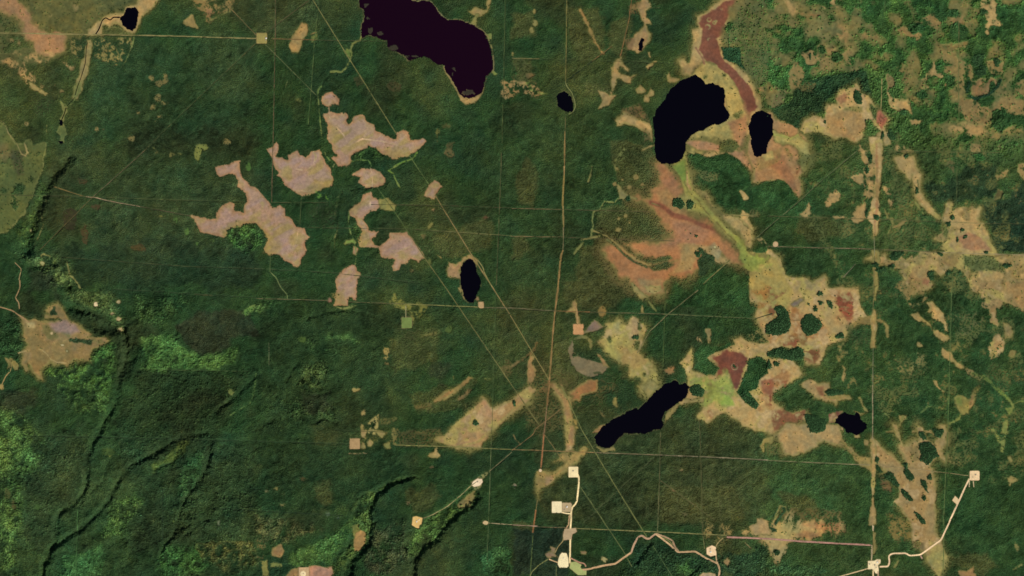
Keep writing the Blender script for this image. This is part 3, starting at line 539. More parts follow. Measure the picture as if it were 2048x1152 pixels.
# peat fan
FAN = pp('12', '1130,370 1200,300 1160,160 1230,170 1330,240 1400,360 1480,480 1560,560 1640,640 1740,740 1840,880 1860,950 1760,940 1680,880 1590,830 1480,830 1540,900 1500,980 1440,1040 1380,1060 1260,1050 1220,1110 1200,1152 1180,1200 1020,1200 960,1100 860,1050 800,960 750,850 760,800 880,830 960,900 1040,960 1100,980 1280,960 1320,930 1200,925 1080,900 970,850 900,795 1050,800 1180,795 1280,750 1285,700 1220,640 1150,560 1110,500 1080,470 1000,450 950,420 1100,440')
_s = window(FAN, 60); _d = sd_poly(FAN, X[_s], Y[_s])
put(_s, _d - 16, (84, 76, 44), 16, 2, None, None, .7, None, True, .08, None, 5)
put(_s, _d - 11, (104, 86, 50), 14, 2, .12, None, .85, None, False, .08, None, 4)
area(FAN, (158, 112, 72), soft=7, wob=3, f=0, ident='fan', var=.12)
area(pp('12', '1280,620 1440,640 1640,700 1500,800 1330,800 1200,830 1320,740'), (158, 114, 82), soft=8, a=.7); area(pp('12', '1380,800 1560,820 1700,900 1740,950 1640,960 1560,880 1500,840 1440,1000 1300,1030 1340,940'), (160, 138, 90), soft=5, a=.8)
area(pp('12', '1330,790 1500,810 1480,860 1440,1000 1260,1040 1360,920'), (150, 126, 76), soft=5, a=.6)
area(pp('12', '1150,380 1290,330 1420,400 1500,520 1440,560 1280,560 1200,470'), (146, 122, 74), soft=7, a=.6); area(pp('12', '1010,1080 1200,1080 1180,1152 1240,1190 1020,1190'), (156, 130, 84), soft=4, a=.8)
area(pp('12', '1200,300 1290,240 1360,330 1420,420 1330,440 1260,380'), (150, 106, 74), soft=5, a=.7)
stroke(pp('12', '1110,470 1200,495 1300,570 1400,600 1500,640 1600,680 1700,740 1780,800 1830,880 1850,940'), 9, (128, 82, 58), soft=3, wob=1.4, var=.1)
stroke(pp('12', '1120,475 1200,500 1290,560'), 3.5, (112, 62, 48), soft=1.6)
area(pp('12', '1400,190 1440,230 1440,340 1560,400 1600,480 1680,560 1860,600 1920,680 1930,760 1910,850 1860,800 1820,720 1700,620 1600,540 1500,420 1430,360'), (156, 136, 86), soft=2.5, f=0, ident='fan')
area(pp('12', '1290,160 1390,60 1400,150 1420,250 1430,340 1480,400 1560,500 1620,580 1720,680 1800,760 1850,830 1890,870 1860,900 1820,820 1740,740 1640,640 1540,560 1440,540 1400,430 1380,360 1360,280'), (144, 138, 70), soft=2.5, f=0, ident='fan')
area(pp('12', '1280,180 1340,140 1385,120 1395,230 1400,330 1360,280 1320,230'), (118, 136, 62), soft=3, a=.9); area(pp('12', '1400,400 1480,480 1440,540 1370,500 1290,440'), (150, 142, 80), soft=4, a=.8)
stroke(pp('12', '1385,300 1410,360 1490,450 1550,540 1630,620 1730,720 1820,810'), 2.6, (98, 86, 48), soft=1.8, var=.1)
stroke(pp('12', '1400,300 1440,390 1520,480 1600,580 1700,670 1800,770 1870,870 1940,930'), 4, (148, 144, 74), soft=2.5, wob=1.6, patch=('S', -.6, .6))
area(pp('12', '1780,740 1850,790 1890,880 1960,880 2050,900 2070,960 1960,1000 1880,990 1850,920'), (146, 150, 68), soft=4, wob=3, big=3, a=.7, halo=0)
stroke(pp('12', '1400,220 1405,320 1430,360'), 3, (160, 128, 84), soft=1.5)
area(pp('12', '1570,820 1620,790 1680,860 1650,920 1600,880'), (150, 140, 100), soft=3, a=.7); area(ell(1024 + 405, 288 + 206, 2, 2), (210, 200, 150), soft=.8)
stroke(pp('12', '640,690 750,735 820,785 900,855 980,920 1080,965 1110,968'), 3, (142, 122, 72), soft=1.2); stroke(pp('12', '760,765 830,815 900,885 980,945 1080,985'), 4.5, (52, 62, 36), soft=1.5, f=.4)
area(pp('12', '1110,940 1180,905 1260,898 1280,915 1180,945 1130,955'), (62, 74, 42), soft=2.5, f=.4); area(pp('12', '1090,985 1240,945 1300,965 1240,1010 1130,1015'), (64, 74, 42), soft=3, f=.4)
for x, y, r in ((940, 628, 12), (850, 685, 14), (990, 268, 14), (885, 285, 10), (850, 597, 7), (1045, 325, 8), (910, 580, 7), (940, 345, 14), (835, 200, 12), (820, 320, 10)):
    area(ell(1024 + x / 4, 288 + y / 4, r / 4, r / 4), (132, 110, 66), soft=1.6)
stroke(pp('12', '850,330 870,400 860,425 820,470 740,460 700,530 650,545 640,620 650,650 630,740'), 2.4, (112, 120, 66)); area(pp('12', '850,330 870,370 930,400 1000,440 940,440 900,440 860,440'), (132, 122, 76), soft=2)
wood(ell(1024 + 232, 288 + 108, 6, 7), (38, 64, 40), soft=1.5); stroke(pp('12', '900,40 860,100 820,140 830,210'), 4, (96, 104, 58), soft=2, f=.2, patch=('T', -.3, .5))
stroke(pp('12', '570,790 530,830 500,880'), 4, (104, 112, 60), soft=1.5); stroke(pp('12', '640,180 630,240 610,300'), 3.5, (108, 108, 60), soft=1.5); stroke(pp('12', '560,765 640,750 700,735'), 4, (140, 126, 72), soft=2)
area(pp('12', '1040,50 1080,15 1140,0 1140,20 1080,40'), TAN, soft=2)
wood(pp('12', '1490,825 1530,840 1560,880 1610,900 1620,950 1580,1010 1530,1060 1480,1050 1500,980 1480,930 1520,890 1490,850'), (44, 62, 38), soft=1.8, f=.8)
area(pp('12', '1830,380 1870,400 1890,430 1860,450'), TANP, soft=1.5); area(pp('12', '1850,540 1900,560 1890,600 1930,690 1870,640 1820,600'), TANP, soft=2); area(ell(1024 + 485, 288 + 140, 12, 10), (92, 92, 56), soft=3, f=.4, a=.8)
area(pp('12', '1960,760 2000,740 2040,800 1990,810'), (132, 116, 84), soft=2, f=.1, patch=('T', -.2, .5))
# northern middle bogs
area(pp('02', '960,400 930,370 1000,260 1030,260 1060,200 1040,150 1030,120 1020,90 1000,60 960,60 1030,20 1060,-40 1090,0 1110,45 1060,80 1080,140 1110,190 1080,190 1085,240 1110,280 1090,340 1050,390 1000,425'), (154, 126, 82), soft=2, f=0)
area(pp('02', '900,310 980,300 960,400 930,390'), (110, 80, 54), soft=5, a=.6)
area(pp('02', '930,60 1000,0 1040,10 1000,60 1010,110 950,110'), (118, 96, 58), soft=5, f=.2, a=.7)
area(pp('02', '548,80 580,120 620,210 660,300 700,380 735,430 715,420 660,330 610,220 570,130'), (168, 122, 74), soft=2.6, f=0)
for s in ('840,480 870,465 880,510 935,545 930,570 870,520 850,560 870,600 940,610 995,595 960,640 945,670 870,640 835,620 820,680 800,750 810,690 800,600 790,540 820,500', '1070,530 1130,475 1155,490 1110,550 1090,555', '990,715 1030,685 1070,720 1040,740 1000,740', '730,800 695,730 740,740 780,770 830,760 800,810 780,850 750,840 690,870 720,830', '1085,400 1110,415 1110,460 1080,430', '1060,770 1095,780 1090,810 1060,805', '1090,770 1110,700 1140,730 1130,770', '1235,600 1260,570 1280,620 1340,630 1300,660 1250,650', '1040,830 1010,880 1040,940 1020,920 1000,860'):
    area(pp('02', s), TAN, soft=1.8, wob=1.8, f=0)
area(pp('02', '840,960 900,900 960,930 1020,950 1120,1000 1125,1130 1090,1070 1000,1015 900,990 840,1010'), TANP, soft=2.5, f=0); area(pp('02', '880,880 1030,820 1060,900 1120,980 1000,950'), (108, 88, 56), soft=5, f=.2, a=.7); area(pp('02', '1040,1000 1125,1060 1130,1152 1060,1130'), (96, 88, 56), soft=5, f=.3, a=.7)
area(pp('01', '1700,90 1760,60 1850,80 1840,20 1870,-40 1880,0 1850,90 1790,120 1720,110'), (150, 128, 78), soft=1.8, f=.05); area(pp('01', '1730,150 1770,120 1760,210 1720,190'), (128, 126, 72), soft=2); area(pp('01', '1840,270 1880,270 1890,320 1860,310'), (112, 124, 64), soft=2)
area(pp('01', '1900,560 1930,590 1920,610 1885,570'), (110, 124, 64), soft=1.5)
for s in ('01', '1960,640 2048,620 2048,800 1960,800'), ('02', '0,640 190,660 260,740 200,780 60,740 0,780'), ('02', '1990,680 2048,700 2048,800 1950,760'):
    area(pp(*s), (136, 116, 74), soft=3, f=.2, patch=('T', .1, .4))
stroke(pp('02', '80,670 140,660 150,715 250,750 295,745'), 4, (110, 140, 64), soft=2, f=.1, patch=('T', -.3, .5)); area(ell(1024 + 20, 165, 9, 4), (156, 132, 86), soft=2)
area(pp('02', '0,480 110,460 160,530 150,640 60,660 0,620'), (72, 76, 44), soft=4, f=.5, a=.6); area(ell(1024 + 150 / 4, 600 / 4, 9, 6), (110, 96, 60), soft=3)
for x, y in ((180, 90), (185, 175), (160, 240), (5, 430)):
    area(ell(1024 + x / 4, y / 4, 3, 5), (128, 118, 70), soft=2)
# fields and crescents of the middle south
for s in ('120,640 330,600 470,740 560,900 480,1100 200,1180 60,1000', '560,850 760,700 900,780 700,960'):
    q = pp('22', s); _s = window(q, 40)
    put(_s, sd_poly(q, X[_s], Y[_s]), (90, 82, 46), 14, 3, .42, None, .7, None, False, .1, None, 6)
area(pp('22', '765,290 800,270 860,260 920,290 960,230 1000,250 1060,290 1080,320 1040,440 1000,530 1080,560 1130,620 1155,720 1170,800 1090,870 1040,830 1010,790 1080,740 1000,720 940,700 930,620 820,560 740,500 700,430 740,380 760,350'), (150, 138, 80), soft=3.5, wob=2.6, f=0, ident='field')
area(pp('22', '810,290 860,270 860,400 800,380'), (158, 144, 92), soft=4, a=.8); area(pp('22', '960,230 1000,240 1040,300 1000,420 960,360'), (152, 128, 90), soft=4, a=.7)
for x, y, rx, ry in ((780, 410, 12, 30), (1000, 460, 20, 40), (1000, 730, 30, 20), (1060, 690, 14, 18), (1020, 300, 14, 40)):
    area(ell(1024 + x / 4, 576 + y / 4, rx / 4, ry / 4), (72, 84, 46), soft=2.5, f=.6)
area(pp('22', '960,-40 1000,0 1040,40 1085,80 1040,80 1050,190 1030,190 1045,100 980,30'), (146, 130, 78), soft=2.2, f=0); area(pp('22', '1050,-20 1190,-20 1190,20 1140,50 1080,30'), (156, 138, 84), soft=1.6, f=.1, patch=('T', -.7, .4)); stroke(pp('22', '1080,90 1130,160 1150,180'), 4, (104, 110, 60), soft=2)
area(pp('22', '470,430 480,405 497,430 490,540 600,570 700,600 775,630 720,680 680,710 640,712 560,690 490,630 460,570 448,500'), GREY, soft=1.1, f=0, ident='crescent', var=.08)
area(pp('22', '700,560 680,520 720,560 775,630 740,620'), (136, 106, 70), soft=2); stroke(pp('22', '590,390 630,430 630,480'), 5, (104, 96, 56), soft=2); stroke(pp('22', '500,410 560,385 600,400'), 4, (88, 86, 52), soft=2)
area(pp('22', '650,675 700,670 720,690 660,690'), (52, 62, 40), soft=1); stroke(pp('22', '500,520 530,540'), 3, (52, 62, 40), soft=1)
area(pp('22', '580,355 620,300 660,255 690,270 720,310 700,330 650,345 590,358'), (126, 106, 88), soft=1.6, f=0); area(ell(1024 + 180, 576 + 48, 6, 10), (132, 110, 62), soft=3)
area(pp('22', '440,900 460,840 500,820 560,770 620,740 680,735 690,770 680,830 560,860 545,915 520,900 470,910'), (144, 106, 66), soft=2, f=0)
area(pp('22', '310,770 350,770 400,830 430,870 470,880 480,1000 500,1152 480,1300 440,1300 430,1152 420,1000 390,900 340,840'), (152, 122, 76), soft=2.4, f=0, ident='fork'); stroke(pp('22', '300,770 280,800 180,840'), 12, (110, 86, 52), soft=5, a=.7); stroke(pp('22', '395,780 420,860'), 4, (132, 106, 64), soft=2)
stroke(pp('22', '440,1000 450,1150 470,1280'), 4, (170, 130, 86), soft=2.4)
area(pp('22', '490,1050 520,1060 530,1120 490,1152'), (140, 120, 64), soft=2.5)
area(pp('22', '150,520 175,560 150,600 190,660 190,700 170,760 150,800 130,780 120,700 130,600'), (140, 112, 72), soft=2, f=0); stroke(pp('22', '200,440 170,500 100,560 0,620'), 5, (100, 86, 50), soft=3, f=.2); area(pp('22', '0,600 60,590 30,620 0,640'), (120, 98, 60), soft=2.5)
BAND = pp('21', '1780,920 1820,880 1860,930 1900,960 2048,890 2140,810 2190,780 2230,810 2180,900 2070,1000 1960,1080 1880,1152 1800,1270 1640,1280 1500,1252 1440,1212 1540,1160 1600,1090 1700,1000')
area(BAND, (158, 128, 84), soft=2.6, f=0, ident='band'); area(pp('21', '1780,930 1830,900 1880,960 1900,1050 1760,1010'), (162, 128, 92), soft=4, a=.7); stroke(pp('21', '1440,1215 1600,1160 1720,1060 1800,940'), 5, (150, 134, 76), soft=4, a=.7); stroke(pp('21', '1600,1270 1780,1230 1940,1080 2160,880'), 3, (166, 146, 84), soft=2.5)
stroke(pp('21', '2000,640 2048,620'), 4, (130, 110, 66)); area(pp('21', '2000,560 2048,580 2048,680 1990,720 1960,640'), (96, 86, 50), soft=4, f=.3, a=.7)
area(pp('31', '1430,130 1450,130 1465,190 1400,205 1375,195 1420,160'), TANP, soft=1.4)
area(pp('22', '1020,780 1060,780 1110,730 1180,790 1130,830 1090,880 1060,820'), (142, 128, 76), soft=2.5, f=.05); area(pp('22', '1250,640 1300,620 1300,670 1260,690 1220,660'), (128, 100, 62), soft=3)
area(pp('22', '810,880 840,870 840,950 810,930'), (128, 118, 66), soft=3, f=.1); area(pp('22', '700,980 740,1030 720,1030'), (110, 100, 58), soft=3)
area(pp('22', '780,1080 700,1110 640,1160 720,1152'), (150, 100, 72), soft=1.5); area(pp('32', '680,120 740,140 800,110 820,140 740,160'), (130, 118, 72), soft=1.6)
area(pp('22', '1460,390 1500,370 1520,430 1470,420'), (140, 122, 80), soft=2.2, f=.2, patch=('T', -.3, .4)); area(pp('22', '1550,330 1580,330 1590,440 1570,440'), (134, 118, 76), soft=2); area(pp('22', '1880,380 1960,330 2048,360 2048,440 1920,430'), (108, 104, 60), soft=3, f=.3, patch=('T', 0, .5))
area(pp('22', '480,110 510,90 520,160 540,290 515,290 510,200 470,180 440,190 480,150'), (150, 126, 76), soft=2, f=0)
# south-east bogs
area(pp('23', '250,770 340,730 400,770 480,760 500,810 460,830 470,860 520,870 600,850 660,885 560,900 540,940 480,910 360,880 330,830'), (154, 130, 84), soft=1.6, wob=2, f=0)
area(pp('23', '380,790 440,790 460,880 400,860'), (118, 78, 54), soft=3, a=.8); area(pp('23', '470,880 640,860 560,890 500,890'), (142, 124, 62), soft=2, a=.8)
area(pp('23', '480,1090 490,1010 550,985 610,980 560,1030 540,1080'), (118, 68, 56), soft=1.6, f=0, ident='fen2'); area(pp('23', '490,1100 560,1095 600,1120 605,1152 590,1140 540,1120 500,1125'), (192, 164, 120), soft=1.2)
area(pp('23', '680,980 740,1000 780,1000 740,1020 700,1000'), (130, 116, 70), soft=2); area(pp('23', '730,880 770,940 800,990 770,980 740,920'), (130, 126, 76), soft=1.8, f=.1)
area(pp('23', '1270,120 1310,115 1360,160 1400,210 1430,280 1437,350 1410,350 1400,290 1320,240 1310,200 1280,190 1300,150'), TANP, soft=1.2, f=0)
for s in ('1240,250 1300,280 1320,330 1370,350 1440,380 1460,410 1410,430 1350,390 1300,320 1240,270', '1390,470 1420,505 1460,510 1480,560 1560,630 1540,640 1450,580 1390,530', '1590,650 1640,670 1645,710 1600,685', '1190,430 1220,430 1230,460 1200,460', '1320,740 1350,740 1360,790 1410,830 1400,840 1340,780', '595,620 620,640 610,720 600,740', '1140,220 1200,200 1240,260 1200,260', '1050,1030 1100,1030 1070,1080 1040,1152 1030,1140 1050,1080', '1000,1140 1020,1152 940,1152'):
    area(pp('23', s), (154, 132, 82), soft=1.5, wob=1.6, f=0)
area(pp('23', '1500,880 1520,865 1560,870 1600,900 1630,850 1660,800 1690,785 1660,840 1650,920 1600,1000 1540,1010 1520,960'), (132, 124, 66), soft=1.8, f=0); area(pp('23', '1620,860 1650,850 1640,930 1600,980 1610,910'), (146, 112, 72), soft=1.8, a=.8); area(pp('23', '1490,880 1540,865 1550,940 1500,930'), (112, 122, 60), soft=2.5)
stroke(pp('23', '1640,690 1700,700 1760,740 1810,790 1880,850 1930,900 1960,950 1930,1000'), 7, (104, 124, 58), soft=2.2, f=.1); stroke(pp('23', '1640,700 1700,730 1740,760'), 7, (118, 112, 66), soft=2.5, f=.2, patch=('T', -.2, .5)); stroke(pp('23', '1960,930 2000,910 2048,905'), 4, (96, 116, 56), soft=1.5)
area(pp('23', '1890,960 1960,940 1960,990 1910,1010'), (100, 116, 56), soft=2, f=.1)
stroke(pp('23', '1100,1050 1180,1030 1240,980 1280,945 1400,970 1500,1000 1540,1010'), 2, (84, 106, 56), soft=1, f=.2); stroke(pp('23', '740,1050 860,1000 920,990 960,1030 1040,1040'), 2, (76, 100, 54), soft=1, f=.3, patch=('T', -.2, .5))
stroke(pp('23', '1540,1010 1520,1050 1440,1090 1410,1160'), 5, (112, 122, 62), soft=1.6, f=.05); stroke(pp('23', '1080,1030 1040,1110 1020,1160'), 4, (124, 124, 66), soft=1.6); area(pp('23', '1880,1080 1910,1060 1910,1160 1860,1160'), (118, 128, 68), soft=3, f=.1)
area(pp('23', '1150,1140 1300,1135 1310,1160 1150,1160'), TAN, soft=2)
area(pp('23', '1640,-60 1860,-60 1870,100 1850,180 1830,160 1840,300 1840,350 1880,430 1890,500 1840,560 1780,570 1750,470 1830,380 1830,310 1780,280 1760,170 1710,150 1690,20'), (148, 126, 82), soft=2, wob=2.4, f=.03, patch=('S', -.7, .5), ident='bogr')
area(pp('23', '1880,280 1920,290 1950,350 1930,400 1900,400 1890,340'), (138, 120, 76), soft=2.5, f=.1); area(pp('23', '1890,-60 2300,-60 2300,200 2040,190 1990,170 1960,100 1900,100'), (146, 124, 80), soft=2.5, wob=2.4, f=.1, patch=('S', -.4, .5)); area(pp('23', '1940,500 1980,510 1960,550 1930,540'), (124, 112, 66), soft=2.5, f=.1)
area(pp('23', '980,40 1060,-60 1310,-60 1310,30 1250,110 1200,210 1150,230 1180,180 1100,100 1060,70'), (126, 112, 68), soft=3, f=.2, patch=('S', -.2, .5))
area(pp('23', '985,520 1010,530 1020,640 1090,730 1150,700 1180,640 1280,600 1270,540 1200,520 1180,600 1100,590 1080,640'), (112, 108, 64), soft=3, f=.25, patch=('T', .0, .5)); area(pp('23', '1480,200 1700,180 1740,260 1640,330 1560,420 1500,420'), (86, 92, 56), soft=4, f=.5, patch=('T', .1, .5)); area(pp('23', '540,430 600,400 640,520 600,560 570,620 550,560'), (112, 108, 62), soft=3, f=.3, patch=('T', -.1, .5)); area(pp('23', '620,720 690,700 720,780 640,800'), (108, 106, 60), soft=3, f=.3, patch=('T', -.1, .5))
area(pp('23', '620,300 700,280 820,290 830,470 780,480 660,420'), (62, 76, 44), soft=5, f=.6, a=.6); area(pp('23', '1560,560 1860,520 1900,800 1600,900'), (46, 62, 42), soft=10, f=1, a=.3)
stroke(pp('23', '860,255 920,270 950,310 955,390'), 6, (132, 112, 66), soft=2.5, f=.05); area(pp('23', '720,240 830,220 830,290 740,290 690,300 700,270'), (128, 112, 66), soft=3, f=.1)
area(pp('23', '835,-300 890,-300 880,0 860,100 845,100 850,0'), (140, 126, 72), soft=1.4, f=0); area(pp('23', '820,270 832,220 850,185 862,220 862,310 850,400 858,470 825,475 832,390 828,310'), (156, 132, 76), soft=1.2, f=0, ident='strip')
FAN2 = pp('33', '835,50 870,70 920,140 1000,190 1060,240 1095,300 1120,290 1090,230 1050,130 1030,100 1060,90 1030,20 1000,-60 1030,-60 1060,60 1080,100 1150,90 1170,70 1200,90 1210,30 1190,-60 1230,-30 1260,60 1330,100 1360,60 1330,20 1380,50 1410,-10 1370,-50 1420,-60 1425,90 1380,150 1420,240 1360,195 1330,230 1290,270 1320,300 1330,400 1350,480 1330,620 1340,700 1330,800 1380,860 1400,930 1430,1000 1400,1080 1370,1160 1330,1110 1280,1030 1250,950 1160,920 1140,850 1150,780 1120,700 1060,600 1010,560 1060,480 1050,440 1000,400 940,330 880,260 850,240')
area(FAN2, (152, 130, 84), soft=1.8, wob=1.6, f=0, ident='fan2', var=.14)
area(pp('33', '1130,120 1200,100 1210,220 1160,240'), (112, 104, 64), soft=4, f=.15, a=.7); area(pp('33', '1290,870 1400,920 1430,1010 1370,1160 1300,1050'), (146, 136, 78), soft=4, a=.8); area(pp('33', '900,360 1000,440 980,480 900,460'), (110, 84, 54), soft=5, f=.1, a=.8); area(pp('33', '960,640 1140,720 1150,860 1060,900 960,800'), (112, 104, 60), soft=5, f=.3, patch=('S', -.1, .5)); area(pp('33', '1150,880 1250,880 1240,940 1170,930'), (72, 70, 42), soft=4, f=.3, a=.8)
area(pp('33', '0,60 80,10 150,-60 560,-60 600,50 720,200 830,240 830,310 720,230 600,120 500,90 440,65 400,70 380,110 300,160 200,190 130,180 100,100 60,60 20,70'), (156, 134, 88), soft=2.4, wob=1.8, f=0); area(pp('33', '-40,60 80,20 120,180 0,190'), (92, 94, 54), soft=4, f=.3, a=.8); area(pp('33', '580,40 720,210 700,210 560,110'), (98, 96, 56), soft=4, f=.3, a=.7)
area(pp('33', '822,60 840,50 862,85 862,250 852,430 852,600 865,740 815,742 828,500 820,300 825,240'), (156, 130, 82), soft=1.2, f=0, ident='strip'); area(pp('33', '720,210 830,200 820,290 740,270'), (140, 126, 76), soft=3, f=.1)
area(pp('33', '835,790 862,810 855,880 860,940 850,980 835,980 845,900'), (136, 122, 74), soft=1.4)
F3 = pp('33', '-200,800 -60,740 0,735 60,720 150,640 190,620 230,690 300,720 380,700 440,680 500,710 550,650 600,720 640,790 500,850 350,855 190,880 150,900 130,960 100,1030 60,1062 20,1000 0,930 -40,880 -80,840')
area(F3, (98, 92, 54), soft=14, wob=3, f=.4, var=.1, patch=('V', -.3, .8), a=.8)
area(F3, (160, 138, 86), soft=7, wob=3, f=.05, var=.18, patch=('V', -.25, .7));
area(pp('33', '-20,860 40,760 160,690 280,740 420,740 480,790 380,840 190,870 120,960 80,1040 40,1030 20,950'), (166, 146, 94), soft=5, wob=3, big=3, f=.03, a=.9, patch=('V', -.75, .7)); area(pp('33', '280,740 380,720 500,730 600,730 620,800 500,820'), (150, 112, 76), soft=6, a=.7, patch=('S', -.2, .5)); area(pp('33', '200,820 300,790 420,800 400,850 280,850'), (124, 86, 60), soft=4, a=.6, patch=('R', 0, .5)); area(pp('33', '60,760 190,700 260,800 160,850 40,850'), (158, 146, 88), soft=5, a=.6)
for s in (('32', '1540,720 1620,760 1600,820 1540,830'), ('32', '1680,740 1770,740 1750,830 1700,890 1640,830'), ('33', '100,600 500,620 600,660 560,700 100,700')):
    area(pp(*s), (146, 126, 74) if s[1].startswith(('1540', '1680')) else (92, 86, 50), soft=5, wob=3, f=.15, patch=('S', -.3, .5), a=.85)
area(pp('32', '1890,760 1960,730 1970,700 2060,710 2060,820 1990,810 1950,830 1920,790'), (164, 138, 92), soft=2, f=0)
stroke(pp('33', '10,690 60,650 80,610'), 3, (40, 64, 40), tree=True, f=1); stroke(pp('33', '60,740 90,690 130,640 120,600'), 4, (36, 60, 40), tree=True, f=1, soft=1.2); stroke(pp('33', '65,700 70,650 100,590 140,600 155,650'), 2, (120, 118, 70)); wood(ell(1536 + 17, 864 + 240, 6, 5), (40, 62, 40), soft=1.5); wood(ell(1536 + 10, 864 + 195, 8, 4, 30), (40, 62, 40), soft=1.5)
area(pp('33', '1520,1110 1580,1120 1640,1070 1660,1160 1550,1160'), (140, 112, 72), soft=4, f=.05); area(pp('33', '1905,370 1940,350 1990,385 1950,410 1930,430'), (142, 128, 78), soft=2, f=.05); area(ell(1536 + 1935 / 4, 864 + 215 / 4, 4, 6, -30), (136, 126, 78), soft=2)
stroke(pp('33', '1800,-20 1860,80 1870,150 1880,60 1910,0'), 7, (116, 124, 66), soft=3, f=.2, patch=('T', -.2, .5)); area(ell(1536 + 1990 / 4, 864 + 920 / 4, 5, 9, -30), (112, 108, 62), soft=2.5, f=.1); area(pp('33', '1430,180 1520,200 1530,270 1440,240'), (112, 108, 64), soft=3, f=.3, patch=('T', -.2, .5)); stroke(pp('33', '1010,1080 1040,1030'), 4, (110, 110, 60), soft=2); stroke(pp('33', '1960,1100 2030,1060'), 4, (110, 116, 66), soft=2)
area(ell(1536 + 785 / 4, 864 + 85 / 4, 3, 4), TAN, soft=1.5); area(pp('33', '690,15 720,20 730,40 700,35'), (170, 146, 100), soft=1)
# around the southern works
area(pp('32', '190,380 210,320 260,310 320,330 420,270 450,240 410,230 340,250 330,240 400,190 440,150 460,200 600,110 620,140 500,240 440,300 330,400 240,450 210,520 195,480'), (142, 122, 72), soft=2.4, wob=2, f=.02); area(pp('32', '270,360 330,350 340,390 270,430'), (150, 122, 92), soft=4, a=.7); area(pp('32', '420,-60 500,-60 500,60 470,140 430,160 440,60'), (158, 124, 80), soft=2, f=0, ident='fork')
area(pp('32', '1990,110 2010,60 2080,40 2080,80 2020,90 2010,150'), (136, 124, 72), soft=1.6); stroke(pp('32', '10,20 30,60 70,100'), 3, (112, 96, 58), soft=1.5, f=.1); area(ell(1024 + 5, 864 + 108, 4, 5), (110, 100, 84), soft=2, patch=('T', -.3, .5))
area(pp('32', '310,920 350,930 340,970 370,1000 300,1010 270,980 320,960'), (142, 116, 90), soft=2); area(pp('32', '1700,1040 1730,1010 1750,1040 1740,1060 1730,1085 1705,1060'), (148, 118, 86), soft=1.4); area(pp('32', '555,960 590,960 580,975 560,970'), (140, 108, 80), soft=1.5); area(pp('32', '720,1020 740,1000 760,1020 750,1045 730,1040'), (160, 146, 96), soft=1.3)
area(pp('32', '1500,1152 1530,1130 1580,1125 1620,1140 1630,1170 1500,1170'), (176, 150, 112), soft=1.5); stroke(pp('32', '1870,890 1910,930 1940,945'), 2, (122, 108, 72)); area(pp('32', '1680,1060 1630,900 1600,880 1640,860 1720,830 1700,880'), (110, 102, 58), soft=3, f=.2, a=.4)
area(pp('11', '1540,940 1600,970 1640,940 1660,900 1720,890 1770,930 1765,960 1700,915 1650,950 1630,1020 1640,1080 1600,1070 1540,1060'), (156, 124, 84), soft=1.6, f=0); stroke(pp('11', '1640,1080 1650,1180 1665,1240'), 3, (140, 120, 76), soft=1.2)
stroke(pp('11', '1450,890 1480,910'), 3, (140, 124, 70)); area(pp('21', '1755,80 1780,70 1785,95 1765,100'), (156, 120, 82), soft=1.5); area(pp('21', '1620,0 1645,0 1645,60 1625,20'), (136, 122, 76), soft=2)
area(pp('01', '340,230 370,180 410,200 412,270 380,310 350,390 335,415 280,412 268,360 300,290'), (160, 130, 78), soft=2, f=0); stroke(pp('01', '400,290 480,255'), 2, (130, 112, 66)); area(pp('01', '440,290 490,270 490,310 450,330'), (96, 106, 56), soft=3, f=.2)
stroke(pp('01', '850,270 830,320 770,350 755,400 765,440 745,490 720,540 685,575 640,570 600,575'), 3.2, (108, 116, 60), soft=1.2); stroke(pp('01', '520,690 495,720 500,800 505,900 515,960 522,1050 530,1110'), 2.4, (82, 112, 56), soft=1.1)
stroke(pp('01', '250,650 235,700 220,760'), 1.6, (64, 100, 56)); area(pp('01', '690,400 740,380 770,420 750,460 720,440'), (96, 112, 54), soft=2.5, f=.2)
stroke(pp('20', '1560,50 1700,60'), 2, (70, 70, 46), f=.4); stroke(pp('10', '540,950 555,1040 620,1110 640,1152'), 2.4, (112, 112, 62)); stroke(pp('10', '390,400 330,560 350,650 310,740 260,850'), 1.8, (86, 84, 48), f=.3); stroke(pp('10', '330,900 350,880 400,900'), 3, (108, 110, 64))
for x, y, r in ((245, 693, 6), (340, 950, 9)):
    area(ell(x / 4, 288 + y / 4, r / 4 + 1, r / 4 + 1), (176, 166, 112), soft=1.2)
for x, y in ((900, 212), (950, 250), (960, 330), (950, 115)):
    area(ell(x / 4, 576 + y / 4, 3.5, 2.4), (170, 150, 108), soft=1.4)
stroke(pp('20', '1440,240 1420,300'), 2, DKGR, tree=True, f=1); area(pp('20', '1930,210 1990,140 2048,130 2030,180 1960,220'), (84, 120, 58), soft=2.5, f=.3)
stroke(pp('20', '2048,690 2035,820 2000,930 1900,980 1840,1020'), 2.4, (74, 104, 54), f=.4); area(ell(1850 / 4, 576 + 830 / 4, 5, 5), (100, 116, 60), soft=2.5)
stroke(pp('31', '740,172 820,175 850,168 885,172'), 1.6, (150, 126, 90), soft=.8); stroke(pp('21', '640,150 700,165 800,140'), 3, (96, 110, 60), soft=1.6, f=.3)

area(pp('01', '1490,512 1525,600 1580,690 1612,740 1635,800 1672,842 1700,838 1750,818 1800,772 1822,700 1800,670 1600,670'), (158, 134, 86), soft=1.2, wob=.8, halo=1.2)
stroke(pp('01', '1240,-4 1290,10 1340,-4 1400,16 1440,68 1490,132 1540,158 1640,168 1740,203 1815,240 1850,285 1872,345 1893,400 1903,490 1898,560'), 2.6, (122, 112, 72), soft=1)
stroke(pp('00', '484,1020 495,1060 485,1110'), 2, (92, 108, 60)); stroke(pp('10', '492,10 515,50 535,95 560,130'), 1.6, (70, 86, 50), f=.2)
